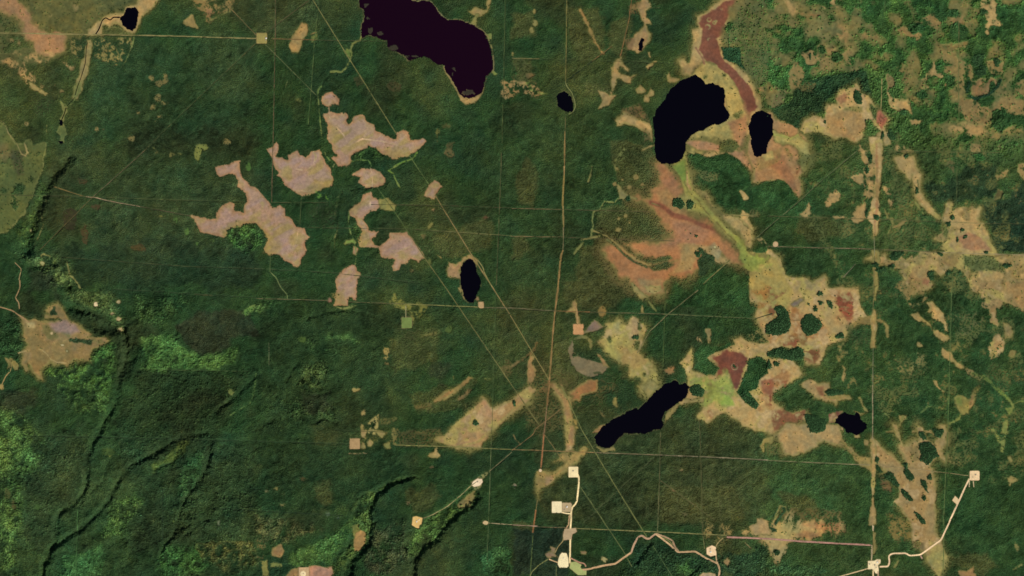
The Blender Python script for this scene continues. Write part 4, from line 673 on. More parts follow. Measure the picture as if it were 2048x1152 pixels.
# ------------------------------------------------------------------ relief: valleys, swells of the canopy floor
def carve(p, hw, depth):
    hw, depth = hw * .74, depth * .88
    sl = window(p, hw * 1.4 + 8)
    d = sd_line(p, X[sl], Y[sl]) + 0.9 * WOB[sl] + 1.0 * N_S[sl] + .8 * N_T[sl]
    E[sl] -= depth * np.clip(.82 + .3 * N_P[sl] + .18 * N_S[sl], .75 if depth > 45 else .4, 1.15) * (1 - sst(0.0, 1.0, np.abs(d) / hw))
def sink(p, edge, depth):
    sl = window(p, edge + 12)
    d = sd_poly(p, X[sl], Y[sl]) + 1.2 * WOB[sl] + 1.6 * N_S[sl] + 1.2 * N_T[sl]
    E[sl] -= depth * (1 - sst(-edge / 2, edge / 2, d))
def join(*parts):
    return np.concatenate([pp(rc, s) for rc, s in parts])
carve(join(('10', '545,110 500,180 420,250 380,330 335,440 310,500 280,570 270,640 235,710 215,800 210,860')), 25, 60)
carve(pp('20', '1010,400 1065,460 1060,560 1000,680'), 24, 40)
carve(join(('00', '485,1010 500,1060 490,1130'), ('10', '490,10 520,60 545,110')), 8, 14)
carve(pp('10', '235,985 330,960 420,1030 470,1090 540,1140'), 16, 36)
carve(join(('10', '520,1110'), ('20', '580,90 620,170 720,190 830,230 930,300 985,340')), 17, 44)
carve(join(('20', '560,150 660,190 760,310 870,330 960,310')), 25, 62)
carve(join(('20', '985,340 1005,430 1010,520 985,640 955,720 940,850 905,960 840,1060 790,1152'), ('30', '740,90 700,200 690,300 690,400 660,500 560,590 480,640 445,720 430,860 400,950 360,1020 330,1160')), 14, 44)
carve(pp('30', '1640,10 1500,35 1410,70 1300,130 1200,190 1060,255 970,350 900,470 860,560 720,710 620,790 540,840 410,940'), 13, 38)
carve(pp('20', '2048,710 1960,790 1880,870 1800,930 1720,990'), 12, 30)
carve(pp('30', '1690,80 1670,220 1640,310 1590,390 1540,460 1480,530 1450,620 1420,720 1380,840 1310,900 1290,1000'), 11, 30)
carve(pp('30', '1460,90 1420,180 1370,250 1240,300'), 9, 22)
carve(pp('30', '870,240 830,380 740,470 620,600'), 6, 12)
sink(pp('31', '1280,345 1150,370 960,450 860,500 800,600 760,700 760,780 740,900 760,1000 700,1100 660,1300 740,1300 780,1050 890,950 930,850 940,720 925,620 980,530 1080,430 1200,385 1290,365'), 9, 42)
sink(pp('31', '1740,430 1600,540 1500,620 1340,720 1200,800 1180,900 1240,1000 1200,1300 1270,1300 1280,1060 1350,945 1450,880 1510,780 1620,690 1710,600 1800,520'), 10, 44)
carve(pp('21', '410,240 500,215 600,190 680,180 760,185 860,200 940,225'), 8, 20)
carve(pp('21', '240,740 300,640 340,600'), 9, 18); carve(pp('21', '480,1080 540,1040 640,1085'), 8, 20); carve(pp('21', '560,790 580,830 470,860 400,840'), 8, 16); carve(pp('21', '0,1140 80,1090 130,1050'), 9, 22)
carve(pp('20', '1410,400 1440,400 1500,330'), 7, 16); carve(pp('20', '1410,290 1405,380'), 6, 16)
carve(pp('11', '680,370 650,520 640,700 620,850 540,960 460,1070'), 7, 10); carve(pp('11', '760,370 880,340 920,350'), 6, 12); carve(pp('11', '820,890 880,905 960,860'), 7, 12)
carve(pp('32', '1110,890 1050,970 1000,1050'), 12, 26); carve(pp('32', '1490,1070 1450,1120 1420,1150'), 9, 22)
carve(pp('01', '600,580 560,630 520,690'), 6, 12); carve(pp('00', '1680,190 1640,260 1560,420'), 7, 9)
rough = 0.25 + 0.75 * F
E += rough * (2.3 * N_STR + 3.0 * N_S + 2.8 * N_P + 0.8 * N_T)
E += 3.2 * np.clip(N_T, -1, 1) * D
# mottled stands: lighter, olive and blue-green patches of trees
T[..., 2] *= .90
mt = (1 + .15 * N_BIG + .15 * N_MED + .14 * N_P + .11 * N_S + .07 * N_T)[..., None]
hue = np.stack([1 + .12 * N_Q + .07 * N_S, 1 + .02 * N_S, 1 - .07 * N_Q + .05 * N_T], -1)
T *= np.clip(mt * hue, .45, 1.8) * (.95 + .07 * sst(900, 1500, X) + .09 * sst(900, 500, X) * sst(500, 700, Y))[..., None]
_p = pp('03', '-160,-60 2300,-60 2300,2600 900,2400 700,1000 200,760 -300,400'); _s = window(_p, 60)
E[_s] += (1 - sst(-40, 40, sd_poly(_p, X[_s], Y[_s]))) * (4.5 * fbm(X[_s], Y[_s], 22, 3, 33) + 2.0 * N_S[_s]) * F[_s]
_p = pp('20', '-200,700 1200,300 2048,500 2400,1000 2300,2400 -200,2400'); _s = window(_p, 60)
E[_s] += (1 - sst(-40, 40, sd_poly(_p, X[_s], Y[_s]))) * (3.5 * fbm(X[_s], Y[_s], 16, 3, 34) + 1.2 * N_T[_s]) * F[_s]
# hillier, gullied ground in the south-west and among the leafy knolls
for s in (('21', '330,640 480,580 600,600 620,700 540,830 400,840 330,780'), ('30', '1420,520 1760,420 1780,620 1620,860 1440,840'), ('10', '180,870 420,900 560,980 600,1152 440,1152 260,980')):
    p = pp(*s); sl = window(p, 20)
    w_ = 1 - sst(-8, 8, sd_poly(p, X[sl], Y[sl]))
    E[sl] += w_ * (9 * fbm(X[sl], Y[sl], 11, 2, 31) + 5 * N_STR[sl])

# ------------------------------------------------------------------ lines cut through the forest, roads, streams (pixel paths, width in pixels)
C_TAN, C_ORG, C_PAL, C_GRN, C_DIM, C_ROAD, C_BRN, C_PNK, C_DK = (150, 138, 88), (140, 104, 68), (176, 158, 118), (96, 112, 62), (88, 86, 56), (240, 218, 168), (178, 142, 104), (176, 134, 110), (30, 44, 32)
def L(s): return np.array([[float(v) for v in t.split(',')] for t in s.split()])
LINES = [  # kind, path, width, colour, fading
 ('cutline_path', '-100,66 0,66 175,69 345,72 512,77', 2.6, C_TAN, .25), ('cutline_path', '545,77 587,78 632,80', 1.9, C_ORG, .3), ('cutline_path', '632,80 700,81 772,82', 1.3, C_DIM, .5),
 ('cutline_path', '551,-60 550,70 546,288 543,405', 1.7, (112, 92, 66), .45), ('cutline_path', '638,-60 638,0 636,22 629,82 622,180 617,250', 1.4, C_GRN, .5), ('cutline_path', '610,-28 626,0 687,99 792,267', 2.3, (124, 122, 72), .2),
 ('cutline_path', '818,310 857,368', 2.0, C_GRN, .2), ('cutline_path', '870,390 937,500 984,573 1024,636', 2.4, (146, 124, 78), .25), ('cutline_path', '1024,636 1062,700 1099,761', 2.3, (134, 122, 72), .2),
 ('cutline_path', '528,86 634,192', 1.7, (100, 106, 66), .3), ('cutline_path', '754,375 787,420 822,473', 1.6, C_GRN, .4), ('cutline_path', '822,473 849,515 892,576 1024,771 1079,851', 2.1, (116, 112, 66), .25),
 ('cutline_path', '450,5 512,70', 1.8, (124, 106, 68), .3), ('cutline_path', '512,85 345,245 287,303', 1.3, (94, 90, 54), .6), ('cutline_path', '287,303 237,349 185,395', 1.4, (120, 102, 76), .5), ('cutline_path', '185,395 110,470 80,500', 1.4, (110, 94, 58), .4),
 ('cutline_path', '532,65 617,0', 1.6, (96, 86, 58), .4), ('cutline_path', '107,373 168,393', 2.2, (132, 112, 66), .3), ('cutline_path', '168,393 190,395 234,405 280,413', 1.8, (158, 134, 104), .3), ('cutline_path', '280,413 382,432', 1.4, (92, 78, 60), .5),
 ('cutline_path', '0,390 168,393', 1.3, C_DIM, .5), ('cutline_path', '168,393 270,397 350,400 490,403', 1.2, (90, 96, 56), .6), ('cutline_path', '540,405 656,405', 1.2, C_DIM, .6), ('cutline_path', '742,409 879,411 1024,416', 1.2, (84, 76, 52), .5), ('cutline_path', '1024,417 1124,419', 1.5, (124, 102, 72), .4), ('cutline_path', '1124,419 1312,424', 1.3, (100, 84, 58), .5),
 ('cutline_path', '1434,429 1507,432', 1.4, C_TAN, .4), ('cutline_path', '1536,432 1686,437 1800,440 1885,444', 1.2, (104, 96, 62), .6), ('cutline_path', '1885,444 1968,447', 1.7, C_TAN, .3), ('cutline_path', '1968,447 2160,449', 1.2, (90, 90, 56), .5),
 ('cutline_path', '612,455 812,458 862,461', 1.2, C_DIM, .55), ('cutline_path', '862,461 997,470 1024,472', 1.6, (118, 114, 72), .3), ('cutline_path', '1024,473 1129,474', 1.6, (124, 104, 72), .4), ('cutline_path', '1129,475 1349,482', 1.2, (92, 78, 54), .5),
 ('cutline_path', '1536,493 1741,498', 1.7, (132, 112, 86), .4), ('cutline_path', '1741,498 1885,505', 1.6, (120, 106, 76), .5), ('cutline_path', '1885,505 2048,510 2160,514', 1.8, (160, 142, 104), .3),
 ('cutline_path', '130,515 375,533 512,537', 1.2, (80, 82, 50), .6), ('cutline_path', '512,537 662,545 837,566', 1.1, (70, 78, 52), .6), ('cutline_path', '230,578 390,588 512,595', 1.3, (56, 66, 44), .5), ('cutline_path', '512,597 657,601', 1.5, (124, 108, 78), .4), ('cutline_path', '700,604 812,608', 1.5, (116, 106, 72), .4), ('cutline_path', '812,608 955,614', 2.0, (142, 138, 82), .2), ('cutline_path', '968,615 1024,616 1111,622', 1.5, (124, 112, 84), .4), ('cutline_path', '1111,622 1180,624', 1.8, (140, 100, 64), .3), ('cutline_path', '1180,624 1329,628', 1.6, (118, 108, 74), .3), ('cutline_path', '1329,628 1511,637', 1.6, (106, 110, 70), .3),
 ('cutline_path', '1560,640 1630,641', 1.2, (120, 104, 74), .4),
 ('cutline_path', '50,871 350,878 512,882', 1.2, (40, 54, 36), .4), ('cutline_path', '512,882 697,888', 1.4, (50, 64, 40), .4), ('cutline_path', '787,890 900,894 1024,899', 2.0, (136, 132, 78), .2), ('cutline_path', '1024,899 1189,905', 2.0, (138, 112, 72), .3), ('cutline_path', '1189,905 1319,910', 1.8, (136, 120, 90), .3), ('cutline_path', '1319,910 1420,914 1536,920', 1.8, (150, 134, 106), .35), ('cutline_path', '1536,921 1740,930', 1.6, (150, 136, 100), .35), ('cutline_path', '1748,930 1823,937 1936,951', 1.6, (164, 142, 100), .25),
 ('cutline_path', '970,1046 1024,1050', 1.7, C_PAL, .3), ('cutline_path', '1024,1050 1075,1053', 1.9, (168, 140, 116), .3), ('cutline_path', '1075,1054 1140,1056', 1.5, (130, 110, 80), .4), ('cutline_path', '1148,1057 1311,1064 1454,1071', 2.0, (142, 136, 84), .2),
 ('cutline_path', '1134,-60 1133,75 1131,163', 2.0, (126, 118, 66), .3), ('lake_path', '1131,163 1133,172 1144,185 1149,200 1151,214 1146,224 1138,228', 1.6, (130, 132, 80), .2), ('cutline_path', '1131,232 1130,262', 1.6, (120, 108, 68), .4), ('cutline_path', '1130,262 1129,332', 3.2, (134, 110, 66), .3), ('cutline_path', '1129,332 1128,350', 3.2, (148, 122, 76), .2), ('cutline_path', '1128,350 1125,412', 3.8, (134, 116, 64), .2), ('cutline_path', '1126,412 1127,455', 3.0, (134, 116, 70), .3), ('cutline_path', '1127,455 1126,505', 2.2, (150, 134, 96), .35), ('cutline_path', '1126,500 1122,512 1119,540 1116,576', 3.6, (140, 114, 68), .3), ('cutline_path', '1116,576 1110,621', 4.0, (136, 108, 66), .3), ('cutline_path', '1110,621 1106,663 1099,761', 3.4, (136, 108, 66), .3), ('cutline_path', '1099,761 1094,810', 3.6, (132, 100, 62), .3), ('cutline_path', '1094,810 1088,869', 2.2, (150, 116, 86), .3), ('cutline_path', '1088,869 1082,936', 3.0, (150, 104, 68), .2), ('cutline_path', '1075,1000 1072,1020', 2.0, (120, 108, 66), .3), ('cutline_path', '1072,1020 1066,1066', 3.2, (132, 94, 58), .2), ('cutline_path', '1066,1070 1061,1147 1059,1240', 1.8, C_GRN, .3),
 ('cutline_path', '1012,-60 1004,288', 1.3, (86, 96, 54), .55), ('cutline_path', '1003,305 997,470', 1.5, (96, 92, 58), .45), ('cutline_path', '997,470 993,570', 1.4, (88, 82, 52), .45), ('cutline_path', '992,588 987,751 984,864', 1.2, (76, 96, 52), .5), ('cutline_path', '983,876 979,990', 1.5, (112, 122, 78), .35), ('cutline_path', '979,990 974,1126', 1.4, (100, 112, 70), .4),
 ('cutline_path', '1331,576 1329,630 1326,738', 1.2, (84, 100, 52), .5), ('cutline_path', '1321,864 1319,964 1315,1064', 1.6, (118, 112, 74), .35), ('cutline_path', '1398,840 1400,864 1406,1070', 1.3, (98, 92, 58), .45), ('cutline_path', '1406,1070 1410,1099', 1.4, (124, 120, 74), .4), ('cutline_path', '1440,1000 1442,1080', 1.0, (88, 88, 54), .5),
 ('cutline_path', '1764,157 1762,220', 1.8, (164, 148, 96), .2), ('cutline_path', '1748,473 1749,512', 1.8, (150, 146, 110), .35), ('cutline_path', '1749,512 1747,576 1746,625', 1.6, (126, 114, 72), .4), ('cutline_path', '1746,696 1745,770', 1.5, (130, 128, 96), .35), ('cutline_path', '1745,770 1745,878', 2.4, (162, 146, 112), .3), ('cutline_path', '1746,1050 1746,1062', 2.6, (190, 170, 130), .2),
 ('cutline_path', '1770,-60 1770,40', 1.2, (90, 110, 62), .5), ('cutline_path', '1918,-60 1917,120 1917,240', 1.3, (118, 114, 72), .5), ('cutline_path', '1914,300 1912,413', 1.3, (94, 104, 60), .5), ('cutline_path', '1906,555 1903,576 1898,751', 1.5, (98, 116, 68), .35), ('cutline_path', '1898,751 1896,858', 1.8, (100, 124, 68), .3), ('cutline_path', '1895,864 1888,1000 1884,1240', 1.5, (108, 122, 70), .3),
 ('cutline_path', '1716,300 1641,363 1601,400 1536,455 1508,480', 1.7, (110, 112, 76), .4), ('cutline_path', '1460,520 1406,568', 2.2, (122, 116, 68), .25), ('cutline_path', '1396,580 1336,628 1299,663 1274,706', 1.9, (132, 124, 84), .35), ('cutline_path', '1124,816 1071,858 1066,869 1024,901', 1.8, (134, 108, 70), .3), ('cutline_path', '1024,904 980,942', 1.8, (128, 120, 84), .35), ('cutline_path', '1309,914 1236,981 1169,1044', 1.4, (84, 90, 58), .45), ('cutline_path', '1321,961 1349,981 1434,1044', 1.3, (100, 88, 58), .4),
 ('cutline_path', '1089,869 1131,929', 1.8, (122, 104, 64), .3), ('cutline_path', '1159,971 1246,1101 1264,1134', 1.9, (104, 112, 66), .3), ('cutline_path', '1124,773 1164,861 1236,981 1294,1074', 2.2, (120, 122, 70), .25), ('cutline_path', '1302,1086 1344,1152 1370,1200', 1.7, (90, 108, 64), .35),
 ('cutline_path', '512,1021 687,1031', 1.1, C_DK, .3), ('cutline_path', '422,1016 512,1021', 1.1, C_DK, .3), ('cutline_path', '155,1019 152,1152 152,1240', 1.6, (72, 108, 58), .3), ('cutline_path', '325,976 325,1089', 1.1, C_DK, .4), ('cutline_path', '538,686 538,731', 1.4, (104, 110, 76), .4), ('cutline_path', '541,508 540,543', 1.5, (92, 108, 64), .3), ('track_path', '540,543 553,556 562,575 575,590 575,598', 1.8, (104, 116, 70), .3),
 ('cutline_path', '1270,-60 1259,35 1241,112', 2.2, (134, 100, 62), .3), ('cutline_path', '1224,92 1184,122', 2.0, (122, 96, 60), .3), ('cutline_path', '1184,122 1134,160', 1.6, (40, 52, 36), .3), ('cutline_path', '1024,116 1079,117', 1.8, (128, 118, 76), .4), ('cutline_path', '1079,117 1349,126', 1.1, (74, 82, 50), .6), ('cutline_path', '1300,15 1320,14', 1.4, C_DIM, .4),
 ('cutline_path', '280,738 330,740 500,743', 1.2, (74, 88, 50), .5), ('cutline_path', '1711,528 1686,555', 1.5, (130, 116, 96), .4), ('cutline_path', '603,393 600,450', 1.4, (92, 104, 64), .4), ('cutline_path', '1764,303 1900,304 2000,306', 1.1, (110, 104, 66), .6), ('cutline_path', '1195,500 1235,576', 1.1, (84, 80, 50), .5), ('cutline_path', '1763,237 1800,222', 1.3, (120, 112, 70), .4),
 ('cutline_path', '1511,637 1545,627', 2.0, (46, 58, 40), .2), ('cutline_path', '670,860 760,864 890,872', 1.1, (70, 80, 48), .6),
 ('gravel_road', '1155,949 1158,955 1158,964 1156,985 1154,1004 1150,1010 1145,1015 1143,1020 1141,1060 1140,1127', 3.4, (242, 216, 156), .06), ('gravel_road', '1121,1024 1130,1027 1142,1028', 2.4, (240, 214, 160), .08), ('dirt_track', '1139,1030 1138,1048 1132,1058', 2.6, (184, 148, 108), .2), ('dirt_track', '1128,1072 1126,1083 1116,1094 1110,1106', 2.0, (150, 134, 88), .25),
 ('dirt_track', '1098,1119 1108,1123 1120,1127', 2.6, (200, 166, 120), .2), ('dirt_track', '1096,1119 1078,1130 1064,1144 1060,1152', 1.8, (120, 122, 72), .3), ('dirt_track', '1113,1132 1112,1160', 1.6, (110, 116, 70), .3),
 ('gravel_road', '1140,1127 1152,1135 1164,1140 1176,1139 1206,1132 1231,1128 1249,1115 1262,1106', 3.8, (198, 160, 116), .12), ('gravel_road', '1262,1106 1268,1090 1276,1075 1284,1071 1293,1078 1299,1078 1311,1068', 3.8, (178, 144, 112), .12), ('gravel_road', '1311,1068 1322,1076 1340,1090 1356,1105 1391,1103 1411,1116 1435,1127 1440,1139 1437,1160 1436,1240', 3.6, (196, 162, 118), .1), ('dirt_track', '1313,1068 1330,1074 1345,1081 1349,1092 1357,1103', 3.0, (168, 138, 104), .2), ('dirt_track', '1322,1075 1336,1080 1346,1090', 2.2, (132, 128, 74), .2), ('dirt_track', '1140,1116 1158,1125 1170,1128 1172,1134', 2.8, (172, 130, 102), .2), ('gravel_road', '1432,1108 1433,1118 1436,1130', 2.6, (206, 172, 126), .1), ('dirt_track', '1433,1093 1436,1086 1446,1076', 2.0, (158, 140, 92), .25),
 ('gravel_road', '1454,1075 1494,1076 1536,1078 1600,1083 1660,1086 1741,1090', 3.4, (176, 132, 114), .12), ('gravel_road', '1744,1090 1743,1121', 3.2, (180, 160, 120), .15), ('cutline_path', '1747,1068 1748,1090 1749,1105', 3.4, (140, 126, 76), .2),
 ('gravel_road', '1736,1137 1711,1144 1683,1152 1640,1166', 2.2, (214, 186, 136), .1), ('gravel_road', '1759,1133 1776,1133 1779,1124 1777,1111 1784,1107 1811,1106 1818,1111 1841,1109 1856,1098 1881,1080 1898,1044 1916,1004 1938,957', 3.2, (236, 204, 156), .07), ('gravel_road', '1746,1140 1746,1175', 3.0, (228, 202, 146), .1), ('dirt_track', '1756,1142 1756,1152', 3.0, (168, 140, 108), .2),
 ('dirt_track', '1938,959 1938,974', 2.0, (188, 172, 130), .15), ('dirt_track', '1946,962 1947,974', 2.2, (196, 176, 132), .15), ('dirt_track', '1841,1111 1844,1117', 3.0, (190, 150, 128), .15),
 ('dirt_track', '38,560 40,551 43,538 30,525', 1.8, (150, 128, 88), .2), ('dirt_track', '40,560 40,576 31,596 38,605 39,618', 2.2, (160, 134, 92), .15), ('dirt_track', '-60,610 0,614 25,621 47,636 60,645', 2.6, (158, 130, 90), .15), ('dirt_track', '12,718 23,727 22,741 12,752 4,770', 2.2, (140, 120, 74), .25),
 ('dirt_track', '847,1037 867,1029 894,1014 924,989 942,972 956,962', 1.6, (132, 120, 82), .4), ('dirt_track', '812,611 812,636', 1.8, (148, 142, 98), .2), ('dirt_track', '956,520 966,535 970,548 984,573', 2.0, (140, 132, 80), .25), ('dirt_track', '1155,650 1154,622 1147,604', 3.4, (160, 130, 84), .2), ('track_path', '658,213 659,225', 1.5, (150, 124, 88), .2),
 ('stream', '240,35 226,34 221,41 211,35 204,41 201,50 197,60 191,69', 2.4, None, 0), ('stream', '175,85 172,100 171,125 167,140 160,160 155,172 150,190', 1.3, None, 0), ('stream', '132,215 128,228 122,242 121,252', 1.4, None, 0), ('stream', '134,212 150,194', 1.0, None, 0),
]
LN = []
for k_, s_, w_, c_, f_ in LINES:
    p = L(s_)
    if k_ == 'cutline_path' and w_ < 3:
        w_, f_ = w_ * .88, min(.75, f_ + .12)
        c_ = tuple(np.array(c_) * .93)
    LN.append([k_, p, w_, c_, f_])
    sl = window(p, w_ + 6)
    d = sd_line(p, X[sl], Y[sl])
    F[sl] *= sst(w_ / 2 + .1, w_ / 2 + 1.3, d)
    sm = sst(w_ / 2, w_ / 2 + 4, d)
    E[sl] += (1 - sm) * -(rough[sl] * (2.3 * N_STR[sl] * .5 + 3.0 * N_S[sl] + .8 * N_T[sl]) + 3.2 * np.clip(N_T[sl], -1, 1) * D[sl])

# ------------------------------------------------------------------ lakes
BIG = pp('01', '830,20 800,-400 1150,-420 1240,0 1290,14 1340,0 1390,15 1430,60 1480,130 1530,155 1640,165 1740,200 1810,235 1840,280 1865,340 1885,400 1895,490 1890,560 1840,610 1815,690 1800,740 1760,765 1700,785 1660,780 1620,740 1600,700 1560,640 1520,570 1505,520 1460,520 1400,480 1350,455 1300,470 1220,475 1170,430 1080,400 1050,370 1045,330 980,300 900,265 850,300 845,200 865,130 860,70 835,50')
LAKES = [
 ('big', BIG, 'largest lake, brown-black and long, running out at the top edge'),
 ('l1', pp('00', '1015,65 1050,68 1080,58 1095,90 1100,130 1090,180 1085,220 1065,252 1020,235 985,200 975,165 962,150 985,115 1000,80'), 'small black lake with a pale rim and a winding outlet stream'),
 ('l2', pp('02', '350,770 380,740 420,730 450,740 475,790 490,840 495,870 480,895 440,905 410,890 375,850'), 'small oval black lake with a track bending round it'),
 ('heart', pp('02', '1360,640 1400,610 1470,605 1520,625 1535,660 1530,685 1600,668 1650,680 1690,710 1705,760 1700,820 1710,870 1745,920 1720,960 1680,985 1600,995 1540,1035 1480,1050 1430,1085 1390,1130 1388,1190 1370,1252 1330,1302 1260,1312 1190,1302 1150,1262 1140,1192 1140,1100 1130,1050 1120,960 1150,900 1190,830 1230,770 1290,700'), 'large black lake bordered by a yellow fen on its east'),
 ('l3', pp('02', '1950,890 2010,885 2048,905 2075,920 2092,970 2085,1010 2075,1060 2085,1080 2075,1120 2050,1140 2040,1180 2030,1222 1990,1252 1960,1258 1930,1240 1925,1200 1915,1150 1905,1080 1890,1010 1915,960 1920,920'), 'upright black lake at the foot of the red bog strip'),
 ('pond', pp('02', '1040,300 1055,310 1045,350 1055,370 1035,395 1010,400 1015,350'), 'tiny black pond in a pinkish peat hollow'),
 ('l4', pp('11', '1640,1000 1660,950 1690,925 1730,930 1755,970 1765,1030 1800,1090 1790,1150 1780,1190 1760,1220 1740,1262 1690,1265 1665,1230 1650,1180 1635,1100'), 'narrow black lake beside a long diagonal cutline'),
 ('long', pp('22', '1225,760 1300,740 1340,765 1390,760 1415,800 1405,850 1330,920 1280,950 1220,1000 1200,1050 1215,1090 1190,1130 1130,1130 1090,1165 1050,1172 990,1160 900,1165 850,1200 830,1250 780,1280 720,1280 670,1240 650,1190 690,1150 730,1100 800,1050 880,1010 990,955 1010,975 1050,940 1100,880 1150,820 1200,790'), 'long slanting black lake below the yellow bog field'),
 ('l5', pp('23', '545,1060 570,1010 620,990 690,1020 700,990 730,1005 740,1050 785,1080 790,1120 760,1152 700,1168 620,1152 605,1120 560,1090 530,1080'), 'ragged little black lake west of the straight track'),
 ('beaver', pp('00', '478,960 498,965 500,1000 488,1012 476,1000'), 'tiny dark beaver pond on the stream'),
 ('beaver2', pp('00', '470,1128 515,1125 520,1150 480,1160'), 'dark widening of the stream at its southern end'),
]
REEDS = [(732, 10, 5, 4), (736, 35, 4, 4), (742, 60, 6, 5), (760, 67, 5, 5), (787, 96, 11, 5.5), (824, 112, 18, 3), (907, 138, 6, 5), (936, 184, 11, 6), (905, 150, 2.5, 6)]
LAKE_OBJ = []
for key, p, lab in LAKES:
    sl = window(p, 36)
    sd = sd_poly(p, X[sl], Y[sl]) + 1.3 * WOB[sl] + .5 * N_T[sl]
    zl = float(np.median(E[sl][sd < 2])) - 1.0
    w_ = 1 - sst(2, 26, sd)
    E[sl] = E[sl] * (1 - w_) + (zl + 1.0 + 0.25 * N_S[sl]) * w_
    E[sl] = np.maximum(E[sl], np.where((sd > 0) & (sd < 6), zl + 0.5, -1e9))
    land = np.full(sd.shape, 1e9, np.float32)
    if key == 'big':
        for cx, cy, rx, ry in REEDS:
            e = (np.sqrt(((X[sl] - cx) / rx) ** 2 + ((Y[sl] - cy) / ry) ** 2) - 1) * min(rx, ry) + 1.4 * N_T[sl] + .8 * WOB[sl]
            land = np.minimum(land, e)
        rm = (1 - sst(-1, 1.5, land))[..., None] * (sd < 1)[..., None]
        Gd[sl] = Gd[sl] * (1 - rm) + alb((56, 52, 40)) * rm
    ring = (1 - sst(0.5, 2.6, np.abs(sd - 1.0)))[..., None] * (.55 * sst(-.5, .6, N_P[sl] + .3))[..., None]
    rimc = {'big': (118, 106, 68), 'l1': (150, 132, 86), 'l2': (104, 98, 60), 'l4': (112, 104, 64), 'long': (96, 92, 56)}.get(key)
    if rimc:
        Gd[sl] = Gd[sl] * (1 - ring) + alb(rimc) * ring
        F[sl] *= 1 - ring[..., 0]
    inside = sd < 0
    E[sl] = np.where(inside, zl - np.minimum(3.0, 1.0 - 0.8 * sd), E[sl])
    E[sl] = np.where(inside & (land < 0), zl + 0.35, E[sl])
    Gd[sl] = np.where((inside & (land > 1.5))[..., None], alb((24, 18, 16)), Gd[sl])
    F[sl] = np.where(inside, 0, F[sl])
    fm = (sd[:-1, :-1] < 2.4) | (sd[1:, 1:] < 2.4) | (sd[1:, :-1] < 2.4) | (sd[:-1, 1:] < 2.4)
    LAKE_OBJ.append((key, lab, zl, sl, fm))

# ------------------------------------------------------------------ gravel pads: the ground below is levelled
def R4(x0, y0, x1, y1, r=1.6):
    pts = []
    for cx, cy, a0 in ((x1 - r, y1 - r, 0), (x0 + r, y1 - r, 90), (x0 + r, y0 + r, 180), (x1 - r, y0 + r, 270)):
        for k in range(4):
            a = math.radians(a0 + 30 * k)
            pts.append((cx + r * math.cos(a), cy + r * math.sin(a)))
    return np.array(pts)
PADS = [
 (R4(1137.5, 934, 1156, 954.5, 1), (250, 228, 172), 'bright cream square pad at the north end of the gravel road'),
 (R4(1104, 1003.5, 1123, 1025.5, 1), (246, 228, 178), 'bright cream pad at the west of the paired pads'),
 (R4(1124.5, 1006, 1143, 1023.5, 1), (184, 162, 122), 'greyish tan pad with a pale shed, east of the paired pads'),
 (pp('32', '420,780 510,770 517,800 480,820 475,860 415,865 410,830'), (184, 160, 122), 'irregular grey pad half way down the road with two lobes'),
 (pp('32', '385,985 400,968 435,972 448,1010 450,1075 440,1085 380,1085 368,1060 372,1020'), (250, 232, 178), 'largest bright cream pad, tall and rounded, by the road junction'),
 (pp('32', '470,1045 510,1040 555,1065 545,1085 570,1110 596,1112 592,1145 530,1145 462,1088'), (170, 176, 108), 'pale green grassed pad south-east of the road junction'),
 (pp('32', '1558,930 1600,910 1630,922 1636,985 1590,995 1560,978'), (242, 208, 160), 'round pinkish cream pad beside the bending road'),
 (pp('33', '800,1032 850,1030 872,1018 898,1020 898,1048 878,1065 884,1110 880,1130 862,1130 840,1098 800,1096'), (244, 222, 172), 'cream pad with a round corner mound where three roads meet'),
 (R4(1939, 941.5, 1958, 960, 2.4), (240, 208, 158), 'peach square pad at the eastern end of the winding road'),
 (pp('33', '1495,510 1527,545 1505,575 1472,545'), (220, 190, 142), 'small tilted pad beside the straight eastern road'),
 (pp('31', '1255,682 1280,675 1330,690 1322,735 1308,745 1305,772 1275,762 1248,745'), (222, 184, 112), 'ragged yellow pad at the south-west end of the dirt track'),
 (pp('31', '1735,400 1770,375 1806,378 1812,400 1790,430 1745,438 1725,425'), (244, 218, 178), 'bright rounded pad above the wooded ravine'),
 (R4(699.5, 877.5, 719, 897.5, 1), (172, 142, 98), 'dull tan square pad alone on the dark western cutline'),
 (pp('31', '343,1085 420,1083 420,1300 343,1300'), (200, 168, 122), 'tan pad cut by the bottom edge between two pink fields'),
 (R4(803.5, 635, 823.5, 656, 1), (116, 134, 72), 'green overgrown square pad at the end of a short drive'),
 (R4(957, 604, 967, 616, 1), (182, 152, 106), 'small tan pad at the southern tip of the narrow lake'),
 (R4(1146.5, 648.5, 1166.5, 668.5, 1), (200, 150, 100), 'orange square pad above the grey crescent bog'),
 (R4(513, 66, 533, 86, 1), (152, 140, 80), 'olive tan square pad at the crossing of five cutlines'),
 (ell(192, 608.5, 4, 4.2), (220, 198, 150), 'small pale round gravel patch in the leafy valley'),
 (ell(1080.5, 941, 2.6, 2.6), (226, 200, 158), 'tiny pale gravel spot on the orange cutline'),
 (ell(971, 1046, 5, 3.6), (204, 178, 128), 'small tan oval pad at the west end of a cutline'),
 (ell(1551, 488.5, 5, 5), (196, 166, 122), 'small round tan pad above the straight pale cutline'),
]
PAD_Z = []
for p, c, lab in PADS:
    sl = window(p, 14)
    sd = sd_poly(p, X[sl], Y[sl])
    zp = float(np.mean(E[sl][sd < 3]))
    w_ = 1 - sst(2, 11, sd)
    E[sl] = E[sl] * (1 - w_) + zp * w_
    F[sl] *= sst(.4, 1.8, sd)
    k_ = (1 - sst(0, 2.4, sd))[..., None] * .8
    Gd[sl] = Gd[sl] * (1 - k_) + alb((132, 112, 76)) * k_
    PAD_Z.append(zp)

